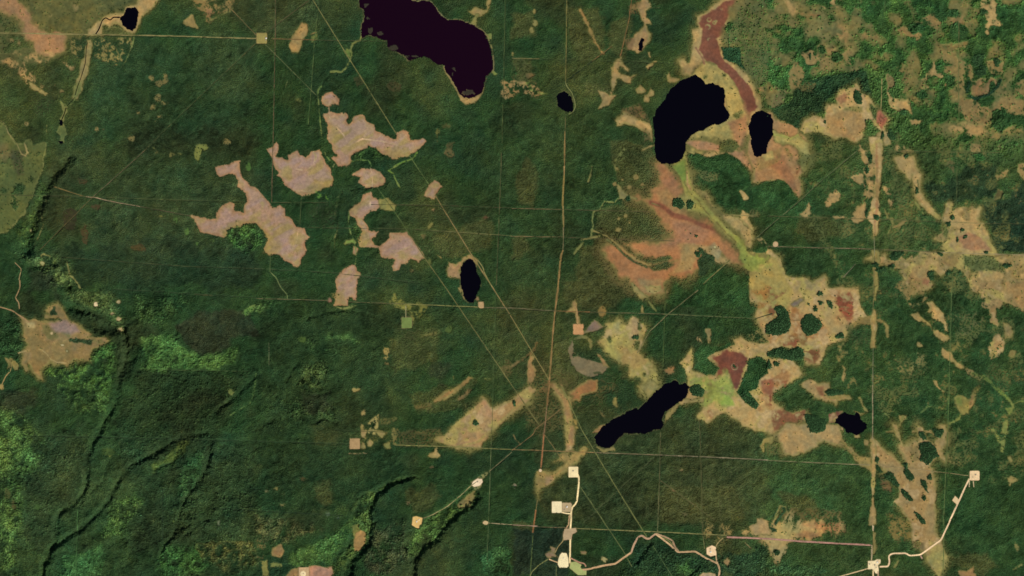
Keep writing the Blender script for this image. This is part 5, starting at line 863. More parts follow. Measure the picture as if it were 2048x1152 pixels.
# ------------------------------------------------------------------ helpers that make objects
def wx(x): return (np.asarray(x) - W / 2) * PX
def wy(y): return (H / 2 - np.asarray(y)) * PX
def sample(A, x, y):
    fx = np.clip((np.asarray(x, float) - xs[xo]) / STEP, 0, xn - 1.001)
    fy = np.clip((np.asarray(y, float) - ys[yo]) / STEP, 0, yn - 1.001)
    ix, iy = fx.astype(int), fy.astype(int)
    tx, ty = fx - ix, fy - iy
    ix += xo; iy += yo
    if A.ndim == 3:
        tx, ty = tx[:, None], ty[:, None]
    return (A[iy, ix] * (1 - tx) + A[iy, ix + 1] * tx) * (1 - ty) + (A[iy + 1, ix] * (1 - tx) + A[iy + 1, ix + 1] * tx) * ty
def make_mesh(name, V, faces, sizes=None, col=None, mat=None, smooth=False):
    """V (n,3); faces: (m,k) array or flat loop array with sizes"""
    me = bpy.data.meshes.new(name)
    V = np.ascontiguousarray(V, np.float32)
    if sizes is None:
        faces = np.asarray(faces, np.int32)
        sizes = np.full(len(faces), faces.shape[1], np.int32)
    loops = np.ascontiguousarray(faces, np.int32).ravel()
    me.vertices.add(len(V)); me.vertices.foreach_set('co', V.ravel())
    me.loops.add(len(loops)); me.loops.foreach_set('vertex_index', loops)
    me.polygons.add(len(sizes))
    st = np.zeros(len(sizes), np.int32); st[1:] = np.cumsum(sizes)[:-1]
    me.polygons.foreach_set('loop_start', st)
    me.polygons.foreach_set('use_smooth', np.full(len(sizes), smooth))
    if col is not None:
        at = me.attributes.new('Col', 'FLOAT_COLOR', 'POINT')
        c4 = np.ones((len(V), 4), np.float32); c4[:, :3] = np.clip(col, 0.0005, 1)
        at.data.foreach_set('color', c4.ravel())
    me.update(calc_edges=True)
    if mat: me.materials.append(mat)
    return me
def link(name, me, parent=None, loc=None):
    o = bpy.data.objects.new(name, me)
    COL.objects.link(o)
    if loc is not None: o.location = loc
    if parent: o.parent = parent
    return o
def tag(o, label=None, cat=None, group=None, kind=None):
    if label: o['label'] = label
    if cat: o['category'] = cat
    if group: o['group'] = group
    if kind: o['kind'] = kind
    return o

def new_mat(name):
    m = bpy.data.materials.new(name); m.use_nodes = True
    b = m.node_tree.nodes['Principled BSDF']
    b.inputs['Roughness'].default_value = .95
    b.inputs['Specular IOR Level'].default_value = .08
    return m, m.node_tree, b
def noisy(name, base=None, lo=.82, hi=1.18, sc=(0.16, 0.035), attr=True, hue=None):
    m, t, b = new_mat(name)
    N, Lk = t.nodes, t.links
    geo = N.new('ShaderNodeNewGeometry')
    if attr:
        a = N.new('ShaderNodeAttribute'); a.attribute_name = 'Col'; cur = a.outputs['Color']
    else:
        a = N.new('ShaderNodeRGB'); a.outputs[0].default_value = (*[float(v) for v in base], 1); cur = a.outputs[0]
    for s in sc:
        n = N.new('ShaderNodeTexNoise'); n.inputs['Scale'].default_value = s; n.inputs['Detail'].default_value = 3
        Lk.new(geo.outputs['Position'], n.inputs['Vector'])
        r = N.new('ShaderNodeMapRange'); r.inputs[1].default_value = .3; r.inputs[2].default_value = .7; r.inputs[3].default_value = lo; r.inputs[4].default_value = hi
        Lk.new(n.outputs[0], r.inputs[0])
        v = N.new('ShaderNodeVectorMath'); v.operation = 'SCALE'
        Lk.new(cur, v.inputs[0]); Lk.new(r.outputs[0], v.inputs['Scale'])
        cur = v.outputs[0]
    Lk.new(cur, b.inputs['Base Color'])
    return m
M_GROUND = noisy('ground_cover', lo=.86, hi=1.14)
M_TRAIL = noisy('bare_soil', lo=.8, hi=1.2, sc=(.1,))
M_CROWN = noisy('foliage', lo=.8, hi=1.2, sc=(.3,))
def water_mat(name, c, rough):
    m, t, b = new_mat(name)
    b.inputs['Base Color'].default_value = (*c, 1); b.inputs['Roughness'].default_value = rough; b.inputs['IOR'].default_value = 1.33
    b.inputs['Specular IOR Level'].default_value = .35
    n = t.nodes.new('ShaderNodeTexNoise'); n.inputs['Scale'].default_value = .05
    g = t.nodes.new('ShaderNodeNewGeometry'); t.links.new(g.outputs['Position'], n.inputs['Vector'])
    bp = t.nodes.new('ShaderNodeBump'); bp.inputs['Strength'].default_value = .1; t.links.new(n.outputs[0], bp.inputs['Height']); t.links.new(bp.outputs[0], b.inputs['Normal'])
    return m
M_LAKE = water_mat('dark_lake_water', (.0012, .0008, .0030), .2)
M_BROWN = water_mat('brown_lake_water', (.0085, .0012, .0065), .2)

# ------------------------------------------------------------------ the ground, cut into the pieces of land cover
Z = E.astype(np.float32)
Z -= float(np.mean(Z[yo:yo + yn, xo:xo + xn]))
ZOFF = float(np.mean(E[yo:yo + yn, xo:xo + xn]))
V = np.stack([wx(X), wy(Y), Z], -1).reshape(-1, 3)
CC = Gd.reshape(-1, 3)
idx = np.arange(NY * NX).reshape(NY, NX)
quads = np.stack([idx[:-1, :-1], idx[1:, :-1], idx[1:, 1:], idx[:-1, 1:]], -1).reshape(-1, 4)
fid = ID[:-1, :-1].ravel()
SET = {0: ('ground', 'dark forest floor and scattered mossy glades across the whole scene', 'forest floor')}
names = {
 'west': ('meadow_ground', 'olive green open meadow at the left edge with tan outlines', 'meadow'),
 'c1': ('cleared_ground', 'small pink clearing at the top, nearly touching the winding creek', 'clearing'), 'c2': ('cleared_ground', 'pink clearing stretching east from the creek, crossed by a diagonal cutline', 'clearing'),
 'c3': ('cleared_ground', 'pink clearing with a tail at its upper corner and a curved track', 'clearing'), 'c4': ('cleared_ground', 'largest pink clearing, branching, wrapped round a bright leafy grove', 'clearing'),
 'c5': ('cleared_ground', 'oval pink clearing with a pale track down its middle', 'clearing'), 'c6': ('cleared_ground', 'crooked pink clearing ending in a broad lobe on the diagonal cutline', 'clearing'),
 'c7': ('cleared_ground', 'smallest pink clearing, on the diagonal cutline', 'clearing'), 'c9': ('cleared_ground', 'brownish pink upright clearing above a small scarp', 'clearing'), 'c8': ('cleared_ground', 'ragged brown clearing with pale tracks above the western ravine', 'clearing'),
 'c10': ('cleared_ground', 'pink field cut by the bottom edge beside a tan pad', 'clearing'),
 'fen': ('fen_ground', 'yellow and pink fen wrapped around the two upper black lakes', 'fen'), 'red1': ('bog_ground', 'long dark red bog strip winding down to the upright lake', 'bog'), 'basin': ('fen_ground', 'brown bog basin below a dark belt of trees', 'bog'),
 'strip': ('cleared_ground', 'long straight north to south tan clearing in broken pieces', 'right of way'), 'arm': ('fen_ground', 'narrow winding tan fen arm running down to the eastern bog', 'fen'), 'bogr': ('bog_ground', 'wide tan bog with small dark tree islands at the right edge', 'bog'),
 'fen2': ('fen_ground', 'huge mottled fen of tan, red and lime between the forest islands', 'fen'), 'red2': ('bog_ground', 'dark red bog patch with a pale ring in it', 'bog'), 'fan': ('bog_ground', 'broad rust coloured peat fan with curving stream lines', 'bog'),
 'field': ('bog_ground', 'soft yellow bog field north of the long slanting lake', 'bog'), 'crescent': ('bog_ground', 'smooth grey brown crescent shaped bog', 'bog'), 'fork': ('bog_ground', 'tan forked bog strip south of the grey crescent', 'bog'),
 'band': ('bog_ground', 'broad diagonal tan bog band with one dark island', 'bog'), 'fan2': ('fen_ground', 'long tan fen full of slender tree islands in the lower right', 'fen')}
for k, v in IDS.items(): SET[v] = names[k]
for v, (nm, lab, cat) in SET.items():
    q = quads[fid == v]
    if not len(q): continue
    u, inv = np.unique(q, return_inverse=True)
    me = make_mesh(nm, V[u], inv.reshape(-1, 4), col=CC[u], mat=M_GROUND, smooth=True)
    tag(link(nm, me), lab, cat, None, 'structure')
Ez = Z

# ------------------------------------------------------------------ lake surfaces
for key, lab, zl, sl, fm in LAKE_OBJ:
    ii = idx[sl]
    q = np.stack([ii[:-1, :-1], ii[1:, :-1], ii[1:, 1:], ii[:-1, 1:]], -1)[fm]
    u, inv = np.unique(q.reshape(-1), return_inverse=True)
    v = V[u].copy(); v[:, 2] = zl - ZOFF
    nm = 'pond' if key in ('pond', 'beaver', 'beaver2') else 'lake'
    me = make_mesh(nm, v, inv.reshape(-1, 4), mat=M_BROWN if key == 'big' else M_LAKE)
    tag(link(nm + '_water', me), lab, nm, None, 'structure')

# ------------------------------------------------------------------ cutlines, tracks, roads and streams draped on the ground
def strip(name, p, w, c, fade, lift, mat, seed):
    seg = np.linalg.norm(np.diff(p, axis=0), axis=1)
    s = np.concatenate([[0], np.cumsum(seg)])
    n = max(3, int(s[-1] / 2.0))
    t = np.linspace(0, s[-1], n)
    x, y = np.interp(t, s, p[:, 0]), np.interp(t, s, p[:, 1])
    if len(p) > 2 and n > 8:
        k = np.array([1, 2, 3, 2, 1]) / 9.0
        xp, yp = np.pad(x, 2, mode='edge'), np.pad(y, 2, mode='edge')
        x2, y2 = np.convolve(xp, k, 'valid'), np.convolve(yp, k, 'valid')
        x[1:-1], y[1:-1] = x2[1:-1], y2[1:-1]
    dx, dy = np.gradient(x), np.gradient(y)
    L_ = np.hypot(dx, dy) + 1e-6
    nx_, ny_ = -dy / L_, dx / L_
    r = np.random.RandomState(seed)
    def sm(a, k=5): return np.convolve(np.pad(a, k // 2, mode='edge'), np.ones(k) / k, 'valid')[:n]
    ww = w * (1 + fade * 1.2 * sm(r.randn(n), 7))
    ww = np.clip(ww, w * .45, w * 1.5)
    off = sm(r.randn(n), 9) * .35
    rows, cols = [], []
    base = alb(c) if c is not None else None
    for k, u in enumerate((-.5, -.17, .17, .5)):
        px, py = x + nx_ * (ww * u + off), y + ny_ * (ww * u + off)
        z = sample(Ez, px, py) + lift
        rows.append(np.stack([wx(px), wy(py), z], -1))
        if base is not None:
            g = 1 + .30 * sm(r.randn(n), 3) * (.4 + fade) + .25 * (sm(r.randn(n), 13))
            under = sample(T, px, py) * .8
            mx = np.clip(fade * (.35 + 1.3 * sm(r.randn(n), 5) + .5 * (abs(u) > .3)), 0, .9)[:, None]
            cols.append(base * np.clip(g, .5, 1.6)[:, None] * (1 - mx) + under * mx)
    zz = np.stack([q[:, 2] for q in rows]); top = zz.max(0) if lift > .5 else None
    Vv = np.stack(rows, 1).reshape(-1, 3)
    a = np.arange(n - 1)[:, None] * 4 + np.arange(3)[None, :]
    fq = np.stack([a, a + 4, a + 5, a + 1], -1).reshape(-1, 4)
    me = make_mesh(name, Vv, fq, col=np.stack(cols, 1).reshape(-1, 3) if cols else None, mat=mat, smooth=True)
    return link(name, me)
for i, (k_, p, w_, c_, f_) in enumerate(LN):
    if k_ == 'stream':
        tag(strip('stream_water', p, w_, None, .25, .5, M_LAKE, i), 'thin dark winding stream in the upper left valley', 'stream', None, 'structure')
    else:
        o = strip({'lake_path': 'cutline_path', 'dirt_track': 'track_road', 'track_path': 'track_road'}.get(k_, k_), p, w_, c_, f_, .7 + .004 * i, M_TRAIL, i)
        tag(o, None, None, {'cutline_path': 'straight cutlines through the forest', 'gravel_road': 'pale gravel roads between the pads'}.get(k_, 'dirt tracks through the woods'), 'structure')
        if i % 1 == 0 and k_ == 'gravel_road': o['category'] = 'road'

# ------------------------------------------------------------------ the forest canopy
def crowns(x, y, z, r, h, lift, col, leafy, rng):
    """conical or domed crowns as one vertex/face soup: returns V, faces (triangles), colours"""
    n = len(x)
    Vs, Fs, Cs = [], [], []
    def ring(k, rad, zz, ph):
        a = ph[:, None] + np.arange(k)[None, :] * (2 * np.pi / k)
        rr = rad[:, None] * rng.uniform(.78, 1.2, (len(rad), k))
        return np.stack([rr * np.cos(a), rr * np.sin(a), np.repeat(zz[:, None], k, 1)], -1)
    for is_leaf in (False, True):
        s = np.where(leafy == is_leaf)[0]
        m_ = len(s)
        if not m_: continue
        ph = rng.uniform(0, 6.28, m_)
        c = np.stack([x[s], y[s], z[s] + lift[s]], -1)[:, None, :]
        if not is_leaf:
            k = 5
            v = np.concatenate([ring(k, r[s], np.zeros(m_), ph), np.stack([np.zeros(m_), np.zeros(m_), h[s]], -1)[:, None, :]], 1) + c
            f1 = np.array([[i, (i + 1) % k, k] for i in range(k)])
            shade = np.ones(k + 1)
        else:
            k = 5
            v = np.concatenate([ring(k, r[s] * .82, np.zeros(m_), ph), ring(k, r[s], h[s] * .45, ph + .5), ring(4, r[s] * .5, h[s] * .88, ph), np.stack([np.zeros(m_), np.zeros(m_), h[s]], -1)[:, None, :]], 1) + c
            f1 = []
            for i in range(5):
                j = (i + 1) % 5
                f1 += [[i, j, 5 + i], [j, 5 + j, 5 + i]]
            f1 += [[5, 6, 10], [6, 11, 10], [6, 7, 11], [7, 12, 11], [7, 8, 12], [8, 13, 12], [8, 9, 13], [9, 5, 10], [9, 10, 13]]
            f1 += [[10, 11, 14], [11, 12, 14], [12, 13, 14], [13, 10, 14]]
            f1 = np.array(f1)
        nv = v.shape[1]
        base = sum(len(q) for q in Vs)
        Fs.append((f1[None] + (np.arange(m_) * nv)[:, None, None] + base).reshape(-1, 3))
        Vs.append(v.reshape(-1, 3))
        Cs.append(np.repeat(col[s], nv, 0))
    return np.concatenate(Vs), np.concatenate(Fs), np.concatenate(Cs)
def tree_params(x, y, rng, dens=None):
    d = sample(D, x, y)
    c = sample(T, x, y)
    n = len(x)
    leafy = rng.rand(n) < d
    v = rng.normal(1, .13, n)
    v = np.where(leafy, v * rng.uniform(.74, 1.3, n), v * (1 - .28 * d))
    c = c * np.clip(v, .45, 1.8)[:, None]
    dk = np.clip(d * .35, 0, 1)[:, None] * (~leafy)[:, None]
    c = c * (1 - dk) + talb((34, 46, 32)) * dk
    c = c * np.stack([rng.normal(1, .06, n), np.ones(n), rng.normal(1, .05, n)], -1)
    r = np.where(leafy, rng.uniform(5.0, 9.0, n), rng.uniform(4.6, 6.8, n))
    h = np.where(leafy, rng.uniform(6, 10, n), rng.uniform(4.5, 8.5, n))
    lift = np.where(leafy, rng.uniform(1.5, 7, n), rng.uniform(1.0, 3.2, n))
    return leafy, c, r, h, lift
P = 1.9
gx, gy = np.meshgrid(np.arange(-104, W + 104, P), np.arange(-104, H + 104, P))
tx = (gx + rs.uniform(-.5, .5, gx.shape) * P).ravel()
ty = (gy + rs.uniform(-.5, .5, gy.shape) * P).ravel()
ok = rs.rand(len(tx)) < sample(F, tx, ty) ** 1.6 * .97
tx, ty = tx[ok], ty[ok]
leafy, tc, tr, th, tl = tree_params(tx, ty, rs)
tz = sample(Ez, tx, ty)
for nm, sel in (('conifer_forest', ~leafy), ('broadleaf_woods', leafy)):
    v, f, c = crowns(wx(tx[sel]), wy(ty[sel]), tz[sel], tr[sel], th[sel], tl[sel], tc[sel], leafy[sel], rs)
    me = make_mesh(nm, v, f, col=c, mat=M_CROWN)
    tag(link(nm, me), {'conifer_forest': 'dark green conifer forest covering most of the land', 'broadleaf_woods': 'bright green leafy woods in the valleys and the south'}[nm], {'conifer_forest': 'forest', 'broadleaf_woods': 'woods'}[nm], None, 'stuff')
# ------------------------------------------------------------------ gravel pads
GR = np.random.RandomState(5)
def poly_area_sign(p):
    return np.sign(np.sum(p[:, 0] * np.roll(p[:, 1], -1) - np.roll(p[:, 0], -1) * p[:, 1]))
def pad_mesh(p, z, name, col, bank=3.0, drop=2.2, mat=None):
    q = np.stack([wx(p[:, 0]), wy(p[:, 1])], -1)
    c = q.mean(0)
    q = q - c
    if poly_area_sign(q) < 0: q = q[::-1]
    n = len(q)
    e = np.roll(q, -1, 0) - np.roll(q, 1, 0)
    nn = np.stack([e[:, 1], -e[:, 0]], -1); nn /= np.linalg.norm(nn, axis=1)[:, None] + 1e-9
    inner = q - nn * 2.5
    out = q + nn * bank
    Vv = np.concatenate([np.c_[inner, np.full(n, .0)], np.c_[q, np.full(n, .35)], np.c_[out, np.full(n, -drop)]])
    faces = []
    for i in range(n):
        j = (i + 1) % n
        faces.append([n + i, n + j, j, i]); faces.append([2 * n + i, 2 * n + j, n + j, n + i])
    loops = np.concatenate([np.arange(n), np.array(faces).ravel()])
    sizes = np.array([n] + [4] * len(faces))
    me = make_mesh(name, Vv, loops, sizes, mat=mat)
    return me, (c[0], c[1], z)
def gravel_mat(c):
    return noisy('gravel', base=alb(c), lo=.86, hi=1.07, sc=(.09, .02), attr=False)
for (p, c, lab), zp in zip(PADS, PAD_Z):
    me, loc = pad_mesh(p, zp - ZOFF + 1.3, 'gravel_pad', c, mat=gravel_mat(c))
    tag(link('gravel_pad', me, loc=loc), lab, 'gravel pad', 'gravel pads in the forest')

# ------------------------------------------------------------------ things on the pads
def flat_mat(name, c, rough=.6):
    m = noisy(name, base=alb(c), lo=.92, hi=1.06, sc=(.6,), attr=False)
    m.node_tree.nodes['Principled BSDF'].inputs['Roughness'].default_value = rough
    return m
M_WALL, M_ROOF, M_DOOR, M_TANK, M_TOP, M_DKST = flat_mat('painted_wall', (200, 190, 170)), flat_mat('sheet_roof', (150, 140, 126)), flat_mat('door_paint', (90, 84, 76)), flat_mat('pale_steel', (236, 232, 218), .4), flat_mat('tank_roof', (226, 220, 204), .4), flat_mat('dark_steel', (96, 84, 78), .5)
def box(x0, x1, y0, y1, z0, z1):
    v = [(x, y, z) for z in (z0, z1) for x, y in ((x0, y0), (x1, y0), (x1, y1), (x0, y1))]
    f = [(3, 2, 1, 0), (4, 5, 6, 7), (0, 1, 5, 4), (1, 2, 6, 5), (2, 3, 7, 6), (3, 0, 4, 7)]
    return np.array(v, float), np.array(f)
def part(name, v, f, mat, parent):
    return link(name, make_mesh(name, np.array(v, float), np.array(f), mat=mat), parent)
def empty(name, loc, rz=0):
    o = bpy.data.objects.new(name, None); COL.objects.link(o); o.location = loc; o.rotation_euler = (0, 0, rz); o.empty_display_size = 5
    return o
def zat(px, py): return float(sample(Ez, np.array([px]), np.array([py]))[0])
def shed(px, py, l, w, h, rz, lab, z=None, roofm=None, name='work_shed'):
    o = empty(name, (float(wx(px)), float(wy(py)), (zat(px, py) + 1.3) if z is None else z), rz)
    v, f = box(-l / 2, l / 2, -w / 2, w / 2, 0, h); part('wall', v, f, M_WALL, o)
    a, b, t = l / 2 + .4, w / 2 + .4, .2
    v = [(-a, -b, h + .01), (a, -b, h + .01), (a, 0, h + w * .22), (-a, 0, h + w * .22), (a, b, h + .01), (-a, b, h + .01),
         (-a, -b, h + .01 + t), (a, -b, h + .01 + t), (a, 0, h + w * .22 + t), (-a, 0, h + w * .22 + t), (a, b, h + .01 + t), (-a, b, h + .01 + t)]
    f = [(6, 7, 8, 9), (9, 8, 10, 11), (3, 2, 1, 0), (5, 4, 2, 3), (0, 1, 7, 6), (4, 5, 11, 10), (1, 2, 8, 7), (2, 4, 10, 8), (3, 0, 6, 9), (5, 3, 9, 11)]
    part('roof', v, f, roofm or M_ROOF, o)
    v, f = box(-l * .12, l * .12, -w / 2 - .12, -w / 2 - .003, 0, min(3.2, h * .8)); part('door', v, f, M_DOOR, o)
    return tag(o, lab, 'shed', 'sheds on the gravel pads')
def tank(px, py, r, h, lab, mat=None):
    o = empty('storage_tank', (float(wx(px)), float(wy(py)), zat(px, py) + 1.3))
    k = 24
    a = np.arange(k) * 2 * np.pi / k
    v = [(r * math.cos(t), r * math.sin(t), z) for z in (0, h) for t in a]
    f = [(i, (i + 1) % k, k + (i + 1) % k, k + i) for i in range(k)]
    part('shell', v, f, mat or M_TANK, o)
    v = [((r + .25) * math.cos(t), (r + .25) * math.sin(t), h + .02) for t in a] + [(0, 0, h + r * .18)]
    part('roof', v, [(i, (i + 1) % k, k) for i in range(k)], M_TOP, o)
    v, f = box(r + .02, r + .5, -.5, .5, 0, h); part('ladder', v, f, M_DKST, o)
    return tag(o, lab, 'tank', 'steel tanks on the gravel pads')
shed(1146.5, 942, 12, 8, 4, .4, 'small grey shed in the middle of the bright northern pad')
shed(1134, 1014, 15, 11, 5, 1.2, 'pale shed in the middle of the greyish paired pad', roofm=M_TANK)
shed(1129, 1019.5, 10, 6, 4, 0, 'low grey shed near the lower edge of the greyish paired pad')
shed(1739, 1128, 11, 7, 4, .1, 'small grey shed near the west edge of the three-road pad')
shed(1749.3, 1130, 12, 8, 5, .9, 'tilted grey shed in the centre of the three-road pad')
shed(1752, 1134.5, 9, 6, 4, .3, 'small shed by the eastern road exit of the three-road pad')
shed(1950.5, 949, 14, 8, 4, .1, 'grey shed on the peach eastern pad')
shed(1945, 954, 9, 6, 4, 1.4, 'small shed by the lower side of the peach eastern pad')
shed(833.4, 1043.5, 14, 9, 5, 1.5, 'white-roofed shed on the ragged yellow pad', roofm=M_TANK)
shed(1421, 1098.5, 10, 6, 4, .3, 'little grey shed on the upper part of the round pinkish pad')
shed(606.5, 1147.5, 8, 6, 4, .2, 'grey shed standing on the pale round mound')
shed(955, 964, 10, 7, 4, .7, 'small shed on the bright rounded pad above the ravine')
shed(530.8, 80, 8, 6, 3.5, .2, 'small brown shed beside the white tank at the cutline crossing')
tank(1421.8, 1104.4, 8, 6, 'pale green tank in the middle of the round pinkish pad', flat_mat('green_steel', (190, 208, 160), .5))
tank(532, 76.2, 7.5, 7, 'bright white tank on the east edge of the olive pad')
tank(838, 1040, 5, 5, 'small white tank beside the shed on the ragged yellow pad')
tank(1754.5, 1124.5, 7, 5, 'cream tank inside the round corner of the three-road pad')
tank(1127.5, 1117, 5, 5, 'cream tank on the largest bright pad by the junction')
# round gravel mounds
for cx, cy, r, lab, c in ((606, 1148, 6.2, 'pale round gravel mound on the tan pad between pink fields', (246, 222, 170)), (1756.5, 1122.5, 3.6, 'small round gravel mound at the corner of the three-road pad', (226, 200, 152))):
    k = 28
    V_, F_ = [], []
    for rr, z in ((r * 5, -1.6), (r * 4.6, .9), (r * 3.2, 1.5), (r * 1.6, 1.7)):
        V_ += [(rr * math.cos(t) * GR.uniform(.97, 1.03), rr * math.sin(t) * GR.uniform(.97, 1.03), z) for t in np.arange(k) * 2 * np.pi / k]
    for b in range(3):
        F_ += [[b * k + i, b * k + (i + 1) % k, (b + 1) * k + (i + 1) % k, (b + 1) * k + i] for i in range(k)]
    loops = np.concatenate([np.array(F_).ravel(), 3 * k + np.arange(k)])
    me = make_mesh('gravel_mound', np.array(V_), loops, np.array([4] * len(F_) + [k]), mat=gravel_mat(c))
    tag(link('gravel_mound', me, loc=(float(wx(cx)), float(wy(cy)), zat(cx, cy) + 1.0)), lab, 'gravel mound')

# ------------------------------------------------------------------ tree islands in the bogs and lone trees
IR = np.random.RandomState(11)
def clump(p, lab, col=(41, 64, 37), d=.15, grp='tree islands in the bogs', dens=1.5):
    c = p.mean(0)
    x0, y0 = p.min(0); x1, y1 = p.max(0)
    g = np.stack(np.meshgrid(np.arange(x0 - 1, x1 + 1, dens), np.arange(y0 - 1, y1 + 1, dens)), -1).reshape(-1, 2)
    g = g + IR.uniform(-.5, .5, g.shape) * dens
    s = sd_poly(p, g[:, 0].astype(np.float32), g[:, 1].astype(np.float32)) + IR.normal(0, .7, len(g))
    g = g[s < .2]
    if len(g) < 3: g = c + IR.uniform(-1, 1, (3, 2))
    n = len(g)
    loc = (float(wx(c[0])), float(wy(c[1])), zat(*c))
    o = empty('tree_island', loc)
    leafy_ = IR.rand(n) < d
    cc = talb(col)[None] * IR.normal(1, .16, n)[:, None] * np.where(leafy_, 1.35, .95)[:, None]
    edge = np.clip(-sd_poly(p, g[:, 0].astype(np.float32), g[:, 1].astype(np.float32)) / 4, 0, 1)
    v, f, cl = crowns(wx(g[:, 0]) - loc[0], wy(g[:, 1]) - loc[1], sample(Ez, g[:, 0], g[:, 1]) - loc[2], IR.uniform(5, 7.6, n), IR.uniform(6, 9.5, n) + 2 * edge, IR.uniform(2, 5, n) + 4 * edge, cc, leafy_, IR)
    link('crown', make_mesh('crown', v, f, col=cl, mat=M_CROWN), o)
    q = np.stack([wx(p[:, 0]) - loc[0], wy(p[:, 1]) - loc[1]], -1)
    k = len(q)
    zr = sample(Ez, p[:, 0], p[:, 1]) - loc[2]
    qi = q * .55; pi_ = c + (p - c) * .55
    zi = sample(Ez, pi_[:, 0], pi_[:, 1]) - loc[2]
    V_ = np.concatenate([np.c_[q, zr - .6], np.c_[qi, zi + 1.4], [[0, 0, 1.8]]])
    F_ = [[i, (i + 1) % k, k + (i + 1) % k] for i in range(k)] + [[i, k + (i + 1) % k, k + i] for i in range(k)] + [[k + i, k + (i + 1) % k, 2 * k] for i in range(k)]
    F_ = np.array(F_)
    if poly_area_sign(q) < 0: F_ = F_[:, ::-1]
    link('mossy_mound', make_mesh('mossy_mound', V_, F_, col=np.repeat(talb((38, 52, 34))[None] * .7, len(V_), 0), mat=M_GROUND, smooth=True), o)
    return tag(o, lab, 'tree island', grp)
def E4(rc, x, y, rx, ry, rot=0):
    r, c = int(rc[0]), int(rc[1])
    e = ell(0, 0, rx / 4, ry / 4, rot, 18)
    t = np.arange(18) * 2 * np.pi / 18
    a, b, q = IR.uniform(0, 6.28, 3)
    e *= (1 + .16 * np.sin(2 * t + a) + .13 * np.sin(3 * t + b) + .09 * np.sin(5 * t + q))[:, None]
    return e + np.array([c * 512 + x / 4, r * 288 + y / 4])
